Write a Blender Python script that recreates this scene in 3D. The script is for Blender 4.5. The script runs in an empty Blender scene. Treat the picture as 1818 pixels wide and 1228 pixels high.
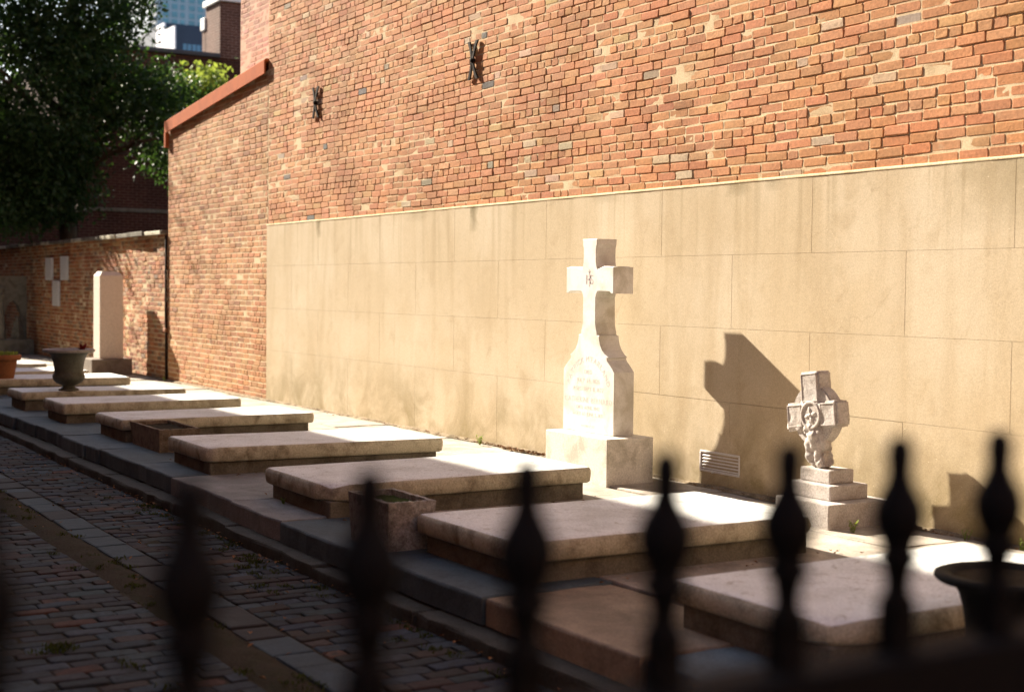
import bpy, bmesh, math, random
import numpy as np
from mathutils import Vector, Matrix

random.seed(7)
RNG = np.random.default_rng(11)
sc = bpy.context.scene
COL = sc.collection

# ------------------------------------------------------------------ camera
EYE = Vector((0.0, -6.64, 1.44))
YAW, PITCH, ROLL = math.radians(30.92), math.radians(2.25), 0.011
fwd = Vector((-math.cos(YAW) * math.cos(PITCH), math.sin(YAW) * math.cos(PITCH), -math.sin(PITCH)))
right0 = fwd.cross(Vector((0, 0, 1))).normalized()
up0 = right0.cross(fwd)
right = right0 * math.cos(ROLL) + up0 * math.sin(ROLL)
up = right.cross(fwd)
cam = bpy.data.cameras.new('camera')
cam.lens, cam.sensor_width, cam.sensor_fit = 50.0, 36.0, 'HORIZONTAL'
cam.clip_start, cam.clip_end = 0.05, 3000.0
cam.dof.use_dof = True
cam.dof.focus_distance = 10.5
cam.dof.aperture_fstop = 2.0
cam.dof.aperture_blades = 0
camo = bpy.data.objects.new('camera', cam)
COL.objects.link(camo)
camo.matrix_world = Matrix(((right.x, up.x, -fwd.x, EYE.x), (right.y, up.y, -fwd.y, EYE.y), (right.z, up.z, -fwd.z, EYE.z), (0, 0, 0, 1)))
sc.camera = camo

# ------------------------------------------------------------------ light
SUN_TO = Vector((-3.8, -1.0, 2.3)).normalized()
ELEV = math.asin(SUN_TO.z)
ROT = math.atan2(SUN_TO.x, SUN_TO.y)
world = bpy.data.worlds.new('World')
sc.world = world
world.use_nodes = True
wn = world.node_tree
bg = wn.nodes['Background']
sky = wn.nodes.new('ShaderNodeTexSky')
sky.sky_type = 'NISHITA'
sky.sun_disc = False
sky.sun_elevation = ELEV
sky.sun_rotation = ROT
sky.dust_density = 1.2
wn.links.new(sky.outputs[0], bg.inputs[0])
bg.inputs[1].default_value = 0.06
sl = bpy.data.lights.new('sun', 'SUN')
sl.energy = 5.0
sl.angle = math.radians(0.5)
sl.color = (1.0, 0.90, 0.75)
so = bpy.data.objects.new('sun', sl)
COL.objects.link(so)
so.rotation_euler = (-SUN_TO).to_track_quat('-Z', 'Y').to_euler()
so.location = (-30, -20, 40)
sc.view_settings.view_transform = 'Standard'
sc.view_settings.look = 'None'
sc.view_settings.exposure = 2.05
sc.view_settings.gamma = 1.0
sc.view_settings.use_curve_mapping = False
sc.cycles.max_bounces = 6
sc.cycles.diffuse_bounces = 2

# ------------------------------------------------------------------ helpers
def in_view(p, margin=0.06):
    v = Vector(p) - EYE
    z = v.dot(fwd)
    if z < 0.2:
        return False
    x = v.dot(right) / z * 50 / 36
    y = v.dot(up) / z * 50 / 36
    return abs(x) < 0.5 + margin and abs(y) < 0.338 + margin

WORLD = {}
def tag(o, label=None, cat=None, group=None, kind=None):
    if label: o['label'] = label
    if cat: o['category'] = cat
    if group: o['group'] = group
    if kind: o['kind'] = kind
    return o

def empty(name, loc, label=None, cat=None, group=None, kind=None):
    o = bpy.data.objects.new(name, None)
    COL.objects.link(o)
    o.location = loc
    o.empty_display_size = 0.2
    WORLD[o] = Vector(loc)
    return tag(o, label, cat, group, kind)

def put(name, me, parent=None, loc=(0, 0, 0), mat=None):
    """links a mesh whose vertices are relative to the world point loc"""
    o = bpy.data.objects.new(name, me)
    COL.objects.link(o)
    if mat is not None and not me.materials:
        me.materials.append(mat)
    loc = Vector(loc)
    WORLD[o] = loc
    if parent is not None:
        o.parent = parent
        o.location = loc - WORLD[parent]
    else:
        o.location = loc
    return o

def mesh_of(name, verts, faces, smooth=False):
    me = bpy.data.meshes.new(name)
    me.from_pydata([tuple(v) for v in verts], [], [tuple(f) for f in faces])
    me.update()
    if smooth:
        me.polygons.foreach_set('use_smooth', [True] * len(me.polygons))
    return me

def bm_mesh(name, bm, smooth=False, fix=True):
    if fix:
        bmesh.ops.recalc_face_normals(bm, faces=bm.faces)
    me = bpy.data.meshes.new(name)
    bm.to_mesh(me)
    bm.free()
    if smooth:
        me.polygons.foreach_set('use_smooth', [True] * len(me.polygons))
    return me

def vnoise(x, y, seed=0, octaves=3):
    x = np.asarray(x, float); y = np.asarray(y, float)
    out = np.zeros(np.broadcast(x, y).shape); amp = 1.0; tot = 0
    for o in range(octaves):
        r = np.random.default_rng(seed * 31 + o).random((64, 64))
        xi = np.floor(x).astype(int); yi = np.floor(y).astype(int)
        fx = x - xi; fy = y - yi
        fx = fx * fx * (3 - 2 * fx); fy = fy * fy * (3 - 2 * fy)
        g = lambda a, b: r[a % 64, b % 64]
        v = (g(xi, yi) * (1 - fx) + g(xi + 1, yi) * fx) * (1 - fy) + (g(xi, yi + 1) * (1 - fx) + g(xi + 1, yi + 1) * fx) * fy
        out = out + v * amp; tot += amp; amp *= 0.5; x = x * 2.03 + 7.1; y = y * 2.03 + 3.7
    return out / tot

def box_bm(bm, x0, x1, y0, y1, z0, z1, c=0.0, seg=1):
    b2 = bmesh.new()
    m = Matrix.Translation(((x0 + x1) / 2, (y0 + y1) / 2, (z0 + z1) / 2)) @ Matrix.Diagonal((x1 - x0, y1 - y0, z1 - z0, 1))
    bmesh.ops.create_cube(b2, size=1.0, matrix=m)
    if c > 0:
        bmesh.ops.bevel(b2, geom=list(b2.edges), offset=c, segments=seg, affect='EDGES', profile=0.6)
    tmp = bpy.data.meshes.new('tmp')
    b2.to_mesh(tmp); b2.free()
    bm.from_mesh(tmp)
    bpy.data.meshes.remove(tmp)

def box(name, x0, x1, y0, y1, z0, z1, mat, parent=None, c=0.0, seg=1):
    bm = bmesh.new()
    cx, cy = (x0 + x1) / 2, (y0 + y1) / 2
    box_bm(bm, x0 - cx, x1 - cx, y0 - cy, y1 - cy, 0, z1 - z0, c, seg)
    return put(name, bm_mesh(name, bm), parent, (cx, cy, z0), mat)

def lathe(profile, n=32, cx=0, cy=0, squash=1.0):
    vs, fs = [], []
    for (r, z) in profile:
        for k in range(n):
            a = 2 * math.pi * k / n
            vs.append((cx + r * math.cos(a), cy + r * math.sin(a) * squash, z))
    for i in range(len(profile) - 1):
        for k in range(n):
            k2 = (k + 1) % n
            fs.append((i * n + k, i * n + k2, (i + 1) * n + k2, (i + 1) * n + k))
    fs.append(tuple(range(n))[::-1])
    fs.append(tuple((len(profile) - 1) * n + k for k in range(n)))
    return vs, fs

def tube(path, radii, n=8):
    vs, fs = [], []
    pts = [Vector(p) for p in path]
    for i, p in enumerate(pts):
        d = (pts[min(i + 1, len(pts) - 1)] - pts[max(i - 1, 0)]).normalized()
        a = d.orthogonal().normalized(); b = d.cross(a)
        if i and a.dot(pa) < 0.2:
            a = (pa - d * pa.dot(d)).normalized(); b = d.cross(a)
        elif i:
            a = (pa - d * pa.dot(d)).normalized(); b = d.cross(a)
        pa = a
        for k in range(n):
            t = 2 * math.pi * k / n
            vs.append(p + a * (math.cos(t) * radii[i]) + b * (math.sin(t) * radii[i]))
    for i in range(len(pts) - 1):
        for k in range(n):
            k2 = (k + 1) % n
            fs.append((i * n + k, i * n + k2, (i + 1) * n + k2, (i + 1) * n + k))
    fs.append(tuple(range(n))[::-1]); fs.append(tuple((len(pts) - 1) * n + k for k in range(n)))
    return vs, fs

def merge(parts):
    V, F = [], []
    for vs, fs in parts:
        o = len(V)
        V += list(vs); F += [tuple(i + o for i in f) for f in fs]
    return V, F

# ------------------------------------------------------------------ materials
class NT:
    def __init__(s, name):
        s.m = bpy.data.materials.new(name); s.m.use_nodes = True
        s.t = s.m.node_tree; s.b = s.t.nodes['Principled BSDF']
        s.pos = s.t.nodes.new('ShaderNodeNewGeometry').outputs['Position']
    def node(s, t, **k):
        n = s.t.nodes.new(t)
        for a, v in k.items(): setattr(n, a, v)
        return n
    def link(s, a, b): s.t.links.new(a, b)
    def set(s, sock, v):
        if isinstance(v, (int, float)): sock.default_value = v
        elif isinstance(v, tuple): sock.default_value = (*v, 1.0) if len(v) == 3 and sock.type == 'RGBA' else v
        else: s.link(v, sock)
    def noise(s, scale, detail=4, rough=0.55, vec=None, stretch=None, dist=0.0):
        n = s.node('ShaderNodeTexNoise')
        n.inputs['Scale'].default_value = scale; n.inputs['Detail'].default_value = detail
        n.inputs['Roughness'].default_value = rough; n.inputs['Distortion'].default_value = dist
        v = vec or s.pos
        if stretch:
            m = s.node('ShaderNodeMapping'); m.inputs['Scale'].default_value = stretch
            s.link(v, m.inputs['Vector']); v = m.outputs[0]
        s.link(v, n.inputs['Vector'])
        return n.outputs['Fac']
    def ramp(s, fac, stops):
        r = s.node('ShaderNodeValToRGB')
        e = r.color_ramp.elements
        while len(e) < len(stops): e.new(0.5)
        for el, (p, c) in zip(e, stops):
            el.position = p
            el.color = (*c, 1) if isinstance(c, tuple) else (c, c, c, 1)
        s.link(fac, r.inputs[0])
        return r.outputs[0]
    def mix(s, a, b, fac, mode='MIX'):
        n = s.node('ShaderNodeMix', data_type='RGBA', blend_type=mode)
        s.set(n.inputs['Factor'], fac); s.set(n.inputs[6], a); s.set(n.inputs[7], b)
        return n.outputs[2]
    def math(s, op, a, b=0.0):
        n = s.node('ShaderNodeMath', operation=op)
        s.set(n.inputs[0], a); s.set(n.inputs[1], b)
        return n.outputs[0]
    def bump(s, h, strength=0.3, dist=0.01, prev=None):
        n = s.node('ShaderNodeBump')
        n.inputs['Strength'].default_value = strength; n.inputs['Distance'].default_value = dist
        s.link(h, n.inputs['Height'])
        if prev: s.link(prev, n.inputs['Normal'])
        return n.outputs[0]
    def out(s, color, rough=0.85, normal=None, spec=0.3, metallic=0.0):
        s.set(s.b.inputs['Base Color'], color); s.set(s.b.inputs['Roughness'], rough)
        s.b.inputs['Specular IOR Level'].default_value = spec
        s.b.inputs['Metallic'].default_value = metallic
        if normal: s.link(normal, s.b.inputs['Normal'])
        return s.m

def brick_mat(name, by_object, smear=(0.5, 0.4, 0.27), smear_amt=0.5, rough=0.9, spec=0.2, lo=0.7, hi=1.25, edge=0.60):
    s = NT(name)
    if by_object:
        tone = s.node('ShaderNodeObjectInfo').outputs['Color']
    else:
        tone = s.node('ShaderNodeAttribute', attribute_name='tone').outputs['Color']
    n1 = s.noise(38, 5, 0.65)
    n2 = s.noise(9, 4, 0.6, dist=0.6)
    c = s.mix(tone, s.ramp(n1, [(0.25, lo), (0.75, hi)]), 1.0, 'MULTIPLY')
    m = s.ramp(n2, [(edge, 0.0), (edge + 0.12, 1.0)])
    m = s.math('MULTIPLY', m, smear_amt)
    c = s.mix(c, smear, m)
    c = s.mix(c, s.ramp(s.noise(0.9, 6, 0.6, dist=0.5), [(0.3, 0.76), (0.5, 1.0), (0.7, 1.14)]), 1.0, 'MULTIPLY')
    c = s.mix(c, (0.05, 0.035, 0.025), s.math('MULTIPLY', s.ramp(s.noise(5.5, 6, 0.7, dist=0.8), [(0.62, 0.0), (0.74, 1.0)]), 0.28))
    pit = s.ramp(s.noise(130, 3, 0.6), [(0.28, 0.45), (0.4, 1.0)])
    c = s.mix(c, pit, 0.6, 'MULTIPLY')
    bm_ = s.bump(s.noise(55, 6, 0.7), 0.55, 0.006)
    return s.out(c, rough, bm_, spec)

def stone_mat(name, base, dark=None, scale=6, rough=0.8, spec=0.3, amount=0.6, speck=0.25, bump=0.3, lichen=None, dark_rng=(0.45, 0.65)):
    s = NT(name)
    n = s.noise(scale, 6, 0.62, dist=0.4)
    f = s.noise(90, 3, 0.6)
    c = base
    if dark:
        c = s.mix(base, dark, s.math('MULTIPLY', s.ramp(n, [(dark_rng[0], 0.0), (dark_rng[1], 1.0)]), amount))
    c = s.mix(c, s.ramp(f, [(0.3, 1 - speck), (0.7, 1 + speck)]), 1.0, 'MULTIPLY')
    if lichen:
        ln = s.noise(14, 6, 0.7, dist=1.0)
        c = s.mix(c, lichen, s.ramp(ln, [(0.56, 0.0), (0.66, 0.75)]))
    nb = s.bump(s.noise(70, 5, 0.65), bump, 0.006)
    return s.out(c, rough, nb, spec)

M = {}
M['brick_obj'] = brick_mat('wall_brick_single', True, smear_amt=0.32, edge=0.64)
M['brick_stuff'] = brick_mat('wall_brick_joined', False, smear_amt=0.32, edge=0.64)
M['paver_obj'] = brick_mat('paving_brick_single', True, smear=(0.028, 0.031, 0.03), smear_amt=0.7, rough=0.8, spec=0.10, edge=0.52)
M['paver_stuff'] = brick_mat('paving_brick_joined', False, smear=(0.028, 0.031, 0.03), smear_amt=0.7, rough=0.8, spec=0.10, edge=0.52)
M['mortar'] = stone_mat('lime_mortar', (0.60, 0.47, 0.30), (0.36, 0.24, 0.13), 3.5, 0.95, 0.1, 0.7, 0.2, 0.5)
M['mortar_dark'] = stone_mat('dirty_mortar', (0.40, 0.31, 0.21), (0.2, 0.13, 0.08), 3.5, 0.95, 0.1, 0.7, 0.2, 0.5)
M['iron'] = stone_mat('black_iron', (0.005, 0.005, 0.0055), (0.009, 0.007, 0.006), 20, 0.75, 0.12, 0.5, 0.2, 0.15)
M['rust_iron'] = stone_mat('rusty_iron', (0.014, 0.010, 0.008), (0.035, 0.018, 0.01), 25, 0.85, 0.1, 0.7, 0.3, 0.3)
M['marble'] = stone_mat('white_marble', (0.72, 0.69, 0.63), (0.42, 0.38, 0.28), 4, 0.65, 0.3, 0.65, 0.08, 0.12)
M['marble_base'] = stone_mat('weathered_marble', (0.66, 0.62, 0.54), (0.34, 0.31, 0.23), 7, 0.75, 0.3, 0.6, 0.18, 0.25)
M['letter'] = stone_mat('worn_lettering', (0.54, 0.51, 0.49), None, 20, 0.9, 0.1, 0, 0.15)
M['emblem'] = stone_mat('stained_emblem', (0.50, 0.43, 0.41), None, 20, 0.9, 0.1, 0, 0.15)
M['ledger'] = stone_mat('ledger_marble', (0.74, 0.75, 0.725), (0.555, 0.555, 0.51), 2.6, 0.8, 0.25, 0.7, 0.2, 0.35, lichen=(0.40, 0.375, 0.31))
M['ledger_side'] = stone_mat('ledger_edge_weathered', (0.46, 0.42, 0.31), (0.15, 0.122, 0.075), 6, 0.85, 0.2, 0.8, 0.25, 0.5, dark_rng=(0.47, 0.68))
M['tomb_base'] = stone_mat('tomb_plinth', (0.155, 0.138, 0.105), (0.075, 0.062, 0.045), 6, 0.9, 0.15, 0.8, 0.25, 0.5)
M['celtic'] = stone_mat('grey_sandstone', (0.47, 0.425, 0.39), (0.33, 0.28, 0.235), 9, 0.9, 0.2, 0.6, 0.25, 0.5)
M['granite'] = stone_mat('pinkish_granite', (0.64, 0.555, 0.455), (0.54, 0.46, 0.36), 30, 0.7, 0.3, 0.6, 0.28, 0.15)
M['plinth_dark'] = stone_mat('brown_plinth', (0.20, 0.16, 0.125), (0.11, 0.085, 0.06), 10, 0.85, 0.2, 0.6, 0.25, 0.4)
M['greystone'] = stone_mat('lichened_grey_stone', (0.15, 0.145, 0.12), (0.075, 0.075, 0.055), 8, 0.9, 0.2, 0.7, 0.25, 0.5)
M['trough'] = stone_mat('trough_stone', (0.21, 0.165, 0.12), (0.10, 0.075, 0.05), 16, 0.92, 0.15, 0.8, 0.3, 0.7)
M['trough_light'] = stone_mat('pebbled_trough_stone', (0.37, 0.345, 0.31), (0.16, 0.135, 0.115), 22, 0.92, 0.15, 0.8, 0.35, 0.9)
M['urn'] = stone_mat('dark_green_urn', (0.075, 0.072, 0.05), (0.035, 0.035, 0.024), 14, 0.6, 0.4, 0.7, 0.25, 0.3)
M['urn_shaded'] = stone_mat('shaded_urn_colour', (0.014, 0.014, 0.012), (0.008, 0.008, 0.007), 14, 0.8, 0.15, 0.7, 0.25, 0.3)  # darker copy for the second urn, its shade put into the colour
M['urn_rim'] = stone_mat('worn_urn_rim', (0.27, 0.235, 0.21), (0.15, 0.13, 0.11), 14, 0.7, 0.3, 0.6, 0.2, 0.3)
M['terracotta'] = stone_mat('terracotta', (0.25, 0.10, 0.04), (0.15, 0.062, 0.028), 9, 0.85, 0.2, 0.6, 0.15, 0.2)
M['soil'] = stone_mat('dark_soil', (0.035, 0.027, 0.018), (0.055, 0.045, 0.025), 12, 1.0, 0.05, 0.8, 0.4, 1.0)
M['dirt'] = stone_mat('mossy_dirt', (0.038, 0.029, 0.018), (0.026, 0.027, 0.012), 5, 0.95, 0.1, 0.8, 0.4, 1.0)
M['sandy_dirt'] = stone_mat('sandy_grit', (0.24, 0.185, 0.12), (0.10, 0.075, 0.04), 7, 0.95, 0.1, 0.8, 0.4, 1.0)
M['moss'] = stone_mat('moss', (0.05, 0.07, 0.015), (0.03, 0.04, 0.012), 20, 1.0, 0.05, 0.8, 0.4, 0.8)
M['bluestone'] = stone_mat('bluestone_block', (0.17, 0.19, 0.205), (0.10, 0.11, 0.115), 5, 0.55, 0.4, 0.8, 0.2, 0.4)
M['ledge'] = stone_mat('dark_kerb_stone', (0.055, 0.052, 0.044), (0.03, 0.028, 0.02), 7, 0.85, 0.2, 0.7, 0.3, 0.6)
M['plaque'] = stone_mat('plaque_marble', (0.66, 0.67, 0.66), (0.50, 0.5, 0.48), 12, 0.6, 0.3, 0.5, 0.1, 0.1)
M['red_metal'] = stone_mat('red_painted_flashing', (0.40, 0.105, 0.032), (0.31, 0.08, 0.027), 5, 0.85, 0.08, 0.7, 0.08, 0.15)
M['vent'] = stone_mat('vent_aluminium', (0.60, 0.56, 0.53), (0.45, 0.41, 0.38), 30, 0.5, 0.5, 0.4, 0.1, 0.1)
M['black'] = stone_mat('vent_black_backing', (0.01, 0.009, 0.008), None, 20, 0.9, 0.1, 0, 0.1)
M['roof_white'] = stone_mat('white_flashing', (0.78, 0.78, 0.76), (0.6, 0.6, 0.58), 3, 0.6, 0.3, 0.4, 0.06, 0.1)
M['white_paint'] = stone_mat('white_render', (0.74, 0.72, 0.76), (0.62, 0.6, 0.62), 2, 0.8, 0.2, 0.4, 0.05, 0.1)
M['navy'] = stone_mat('dark_blue_cladding', (0.045, 0.06, 0.095), (0.03, 0.04, 0.065), 0.8, 0.6, 0.3, 0.4, 0.1, 0.1)
M['concrete'] = stone_mat('pale_tower_concrete', (0.50, 0.55, 0.60), (0.44, 0.48, 0.52), 0.2, 0.8, 0.2, 0.5, 0.05, 0.05)
M['slate'] = stone_mat('roof_slate', (0.07, 0.07, 0.075), (0.045, 0.045, 0.05), 3, 0.7, 0.3, 0.5, 0.2, 0.3)
M['bark'] = stone_mat('bark', (0.06, 0.045, 0.03), (0.03, 0.024, 0.016), 10, 0.95, 0.1, 0.8, 0.3, 1.0)
M['red_leaf'] = stone_mat('red_leaf', (0.20, 0.015, 0.012), None, 20, 0.6, 0.3, 0, 0.2)
M['dry_leaf'] = stone_mat('dry_leaf', (0.25, 0.12, 0.045), (0.14, 0.07, 0.03), 40, 0.8, 0.2, 0.8, 0.3)
M['pink_brick_mortar'] = stone_mat('pink_mortar', (0.58, 0.40, 0.29), (0.45, 0.28, 0.2), 4, 0.95, 0.1, 0.6, 0.1, 0.3)

def flag_mat(name, by_object=True):
    s = NT(name)
    tone = s.node('ShaderNodeObjectInfo').outputs['Color']
    n = s.noise(3.5, 6, 0.62, dist=0.8)
    c = s.mix(tone, s.ramp(n, [(0.3, 0.62), (0.7, 1.25)]), 1.0, 'MULTIPLY')
    c = s.mix(c, s.ramp(s.noise(80, 3, 0.6), [(0.3, 0.8), (0.7, 1.2)]), 1.0, 'MULTIPLY')
    nb = s.bump(s.noise(9, 6, 0.6), 0.35, 0.02)
    nb = s.bump(s.noise(70, 4, 0.6), 0.3, 0.005, nb)
    return s.out(c, s.math('ADD', s.math('MULTIPLY', n, 0.3), 0.6), nb, 0.15)
M['flag'] = flag_mat('flagstone')

def stucco_mat():
    s = NT('sand_stucco')
    base, dk, lt = (0.47, 0.372, 0.243), (0.38, 0.285, 0.168), (0.54, 0.45, 0.325)
    big = s.noise(0.9, 5, 0.55)
    c = s.mix(base, lt, s.ramp(big, [(0.42, 0.0), (0.66, 0.8)]))
    st = s.noise(1.0, 5, 0.6, stretch=(3.2, 1, 0.5), dist=0.5)
    c = s.mix(c, dk, s.math('MULTIPLY', s.ramp(st, [(0.48, 0.0), (0.70, 1.0)]), 0.55))
    patch = s.noise(4.0, 6, 0.65, dist=0.5)
    c = s.mix(c, (0.35, 0.26, 0.15), s.math('MULTIPLY', s.ramp(patch, [(0.55, 0.0), (0.7, 1.0)]), 0.35))
    sep = s.node('ShaderNodeSeparateXYZ'); s.link(s.pos, sep.inputs[0])
    X, Z = sep.outputs[0], sep.outputs[2]
    # weep stains under the brick edge
    for (x0, w, zb, a) in ((-15.50, 0.07, 2.02, 0.9), (-11.79, 0.08, 1.98, 0.9), (-7.95, 0.16, 2.12, 0.6), (-7.55, 0.10, 2.14, 0.5), (-5.5, 0.5, 1.80, 0.4), (-13.0, 0.25, 2.12, 0.3), (-9.6, 0.2, 2.15, 0.35)):
        wob = s.math('MULTIPLY', s.math('SUBTRACT', s.noise(9, 3), 0.5), w * 1.6)
        dx = s.math('ABSOLUTE', s.math('ADD', s.math('ADD', X, -x0), wob))
        mx = s.node('ShaderNodeMapRange'); mx.inputs[1].default_value = 0; mx.inputs[2].default_value = w; mx.inputs[3].default_value = 1; mx.inputs[4].default_value = 0
        s.link(dx, mx.inputs[0])
        mz = s.node('ShaderNodeMapRange'); mz.inputs[1].default_value = zb; mz.inputs[2].default_value = 2.24; mz.inputs[3].default_value = 0; mz.inputs[4].default_value = 1
        s.link(Z, mz.inputs[0])
        c = s.mix(c, (0.13, 0.10, 0.035), s.math('MULTIPLY', s.math('POWER', s.math('MULTIPLY', mx.outputs[0], mz.outputs[0]), 0.6), a))
    # patchy olive algae
    mo = s.noise(1.7, 6, 0.65, dist=0.6)
    ml = s.node('ShaderNodeMapRange'); ml.inputs[1].default_value = 0.0; ml.inputs[2].default_value = 0.75; ml.inputs[3].default_value = 1; ml.inputs[4].default_value = 0
    s.link(Z, ml.inputs[0])
    mm = s.math('MULTIPLY', s.ramp(mo, [(0.40, 0.0), (0.62, 1.0)]), ml.outputs[0])
    c = s.mix(c, (0.20, 0.15, 0.06), s.math('MULTIPLY', mm, 0.85))
    # rain streaks that run down from the top edge, and hairline cracks
    rs = s.noise(1.0, 4, 0.55, stretch=(11, 1, 0.35), dist=0.3)
    mt = s.node('ShaderNodeMapRange'); mt.inputs[1].default_value = 1.35; mt.inputs[2].default_value = 2.24; mt.inputs[3].default_value = 0; mt.inputs[4].default_value = 1
    s.link(Z, mt.inputs[0])
    c = s.mix(c, (0.27, 0.20, 0.105), s.math('MULTIPLY', s.math('MULTIPLY', s.ramp(rs, [(0.54, 0.0), (0.68, 1.0)]), mt.outputs[0]), 0.5))
    vo = s.node('ShaderNodeTexVoronoi', feature='DISTANCE_TO_EDGE'); vo.inputs['Scale'].default_value = 0.75
    wv = s.node('ShaderNodeVectorMath', operation='ADD'); nz = s.node('ShaderNodeTexNoise'); nz.inputs['Scale'].default_value = 5.0; nz.inputs['Detail'].default_value = 5
    s.link(s.pos, nz.inputs['Vector']); sc2 = s.node('ShaderNodeVectorMath', operation='SCALE'); sc2.inputs['Scale'].default_value = 0.28
    s.link(nz.outputs['Color'], sc2.inputs[0]); s.link(s.pos, wv.inputs[0]); s.link(sc2.outputs[0], wv.inputs[1]); s.link(wv.outputs[0], vo.inputs['Vector'])
    ck = s.math('MULTIPLY', s.ramp(vo.outputs['Distance'], [(0.0, 1.0), (0.0045, 0.0)]), s.ramp(s.noise(0.8, 3), [(0.50, 0.0), (0.60, 1.0)]))
    c = s.mix(c, (0.22, 0.155, 0.08), s.math('MULTIPLY', ck, 0.22))
    sp = s.noise(75, 2, 0.5)
    c = s.mix(c, (0.72, 0.62, 0.45), s.ramp(sp, [(0.72, 0.0), (0.76, 0.8)]))
    c = s.mix(c, s.ramp(s.noise(160, 2, 0.5), [(0.3, 0.86), (0.7, 1.14)]), 1.0, 'MULTIPLY')
    nb = s.bump(s.noise(150, 4, 0.7), 0.35, 0.004)
    nb = s.bump(s.noise(5, 4, 0.6), 0.10, 0.02, nb)
    return s.out(c, 0.92, nb, 0.15)
M['stucco'] = stucco_mat()

def far_brick_mat(name, c1, c2, mort, axis='Y', scale=1.0, spread=0.5):
    s = NT(name)
    sep = s.node('ShaderNodeSeparateXYZ'); s.link(s.pos, sep.inputs[0])
    comb = s.node('ShaderNodeCombineXYZ')
    s.link(s.math('ADD', sep.outputs[0], sep.outputs[1]), comb.inputs[0]); s.link(sep.outputs[2], comb.inputs[1])
    b = s.node('ShaderNodeTexBrick')
    b.inputs['Scale'].default_value = scale
    b.inputs['Brick Width'].default_value = 0.22; b.inputs['Row Height'].default_value = 0.072
    b.inputs['Mortar Size'].default_value = 0.008; b.inputs['Bias'].default_value = 0.0
    b.inputs['Color1'].default_value = (*c1, 1); b.inputs['Color2'].default_value = (*c2, 1); b.inputs['Mortar'].default_value = (*mort, 1)
    s.link(comb.outputs[0], b.inputs['Vector'])
    c = s.mix(b.outputs['Color'], s.ramp(s.noise(1.3, 5, 0.6), [(0.3, 1 - spread * 0.5), (0.7, 1 + spread * 0.5)]), 1.0, 'MULTIPLY')
    c = s.mix(c, s.ramp(s.noise(25, 3, 0.6), [(0.3, 0.8), (0.7, 1.2)]), 1.0, 'MULTIPLY')
    nb = s.bump(b.outputs['Fac'], -0.4, 0.01)
    return s.out(c, 0.9, nb, 0.15)
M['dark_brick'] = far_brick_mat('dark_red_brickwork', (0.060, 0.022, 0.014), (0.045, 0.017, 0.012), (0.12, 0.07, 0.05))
M['church_brick'] = far_brick_mat('church_brickwork', (0.30, 0.12, 0.07), (0.24, 0.10, 0.06), (0.36, 0.28, 0.2))
M['chimney_brick'] = far_brick_mat('chimney_brickwork', (0.13, 0.06, 0.042), (0.10, 0.045, 0.032), (0.24, 0.17, 0.13))
M['upper_brick'] = far_brick_mat('upper_brickwork', (0.38, 0.16, 0.08), (0.32, 0.13, 0.07), (0.5, 0.4, 0.28))

def glass_mat(name, col, rough=0.08):
    s = NT(name)
    c = s.mix(col, s.ramp(s.noise(0.35, 2), [(0.3, 0.75), (0.7, 1.25)]), 1.0, 'MULTIPLY')
    return s.out(c, rough, None, 0.6)
M['teal_glass'] = glass_mat('teal_window_glass', (0.12, 0.30, 0.36))
M['blue_glass'] = glass_mat('blue_window_glass', (0.08, 0.22, 0.36))
M['church_glass'] = glass_mat('leaded_glass', (0.03, 0.04, 0.05))

def leaf_mat(name, c1, c2, trans):
    s = NT(name)
    n = s.noise(2.5, 4, 0.6)
    col = s.mix(c1, c2, s.ramp(n, [(0.35, 0.0), (0.65, 1.0)]))
    s.out(col, 0.55, None, 0.2)
    tr = s.node('ShaderNodeBsdfTranslucent'); s.set(tr.inputs[0], trans)
    mx = s.node('ShaderNodeMixShader'); mx.inputs[0].default_value = 0.3
    s.link(s.b.outputs[0], mx.inputs[1]); s.link(tr.outputs[0], mx.inputs[2])
    s.link(mx.outputs[0], s.t.nodes['Material Output'].inputs[0])
    return s.m
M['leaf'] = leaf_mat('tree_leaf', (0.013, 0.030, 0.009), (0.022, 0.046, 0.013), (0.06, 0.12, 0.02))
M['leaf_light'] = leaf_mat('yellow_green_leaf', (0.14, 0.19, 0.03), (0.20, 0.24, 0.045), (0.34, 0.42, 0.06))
M['weed'] = leaf_mat('weed_leaf', (0.10, 0.16, 0.025), (0.17, 0.2, 0.04), (0.25, 0.32, 0.05))

# ------------------------------------------------------------------ bricks
def brick_unit(L, H, Dp, seed, jit=0.0016, ch=0.005, inset=0.004):
    r = random.Random(seed)
    hx, hz = L / 2, H / 2
    cs = [ch * r.uniform(0.5, 1.9) for _ in range(4)]
    pts = [(-hx + cs[0], -hz), (hx - cs[1], -hz), (hx, -hz + cs[1]), (hx, hz - cs[2]), (hx - cs[2], hz), (-hx + cs[3], hz), (-hx, hz - cs[3]), (-hx, -hz + cs[0])]
    pts = [(x + r.uniform(-jit, jit), z + r.uniform(-jit, jit)) for x, z in pts]
    V = []
    for y, k in ((Dp, 0.0), (0.004, 0.0), (0.0, inset)):
        for x, z in pts:
            sx = x - math.copysign(k, x); sz = z - math.copysign(k, z)
            V.append((sx, y + (r.uniform(-0.001, 0.001) if y < 0.01 else 0), sz))
    F = []
    for i in range(2):
        for k in range(8):
            k2 = (k + 1) % 8
            F.append((i * 8 + k, i * 8 + k2, (i + 1) * 8 + k2, (i + 1) * 8 + k))
    F.append(tuple(16 + k for k in range(8)))
    return V, F

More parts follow.
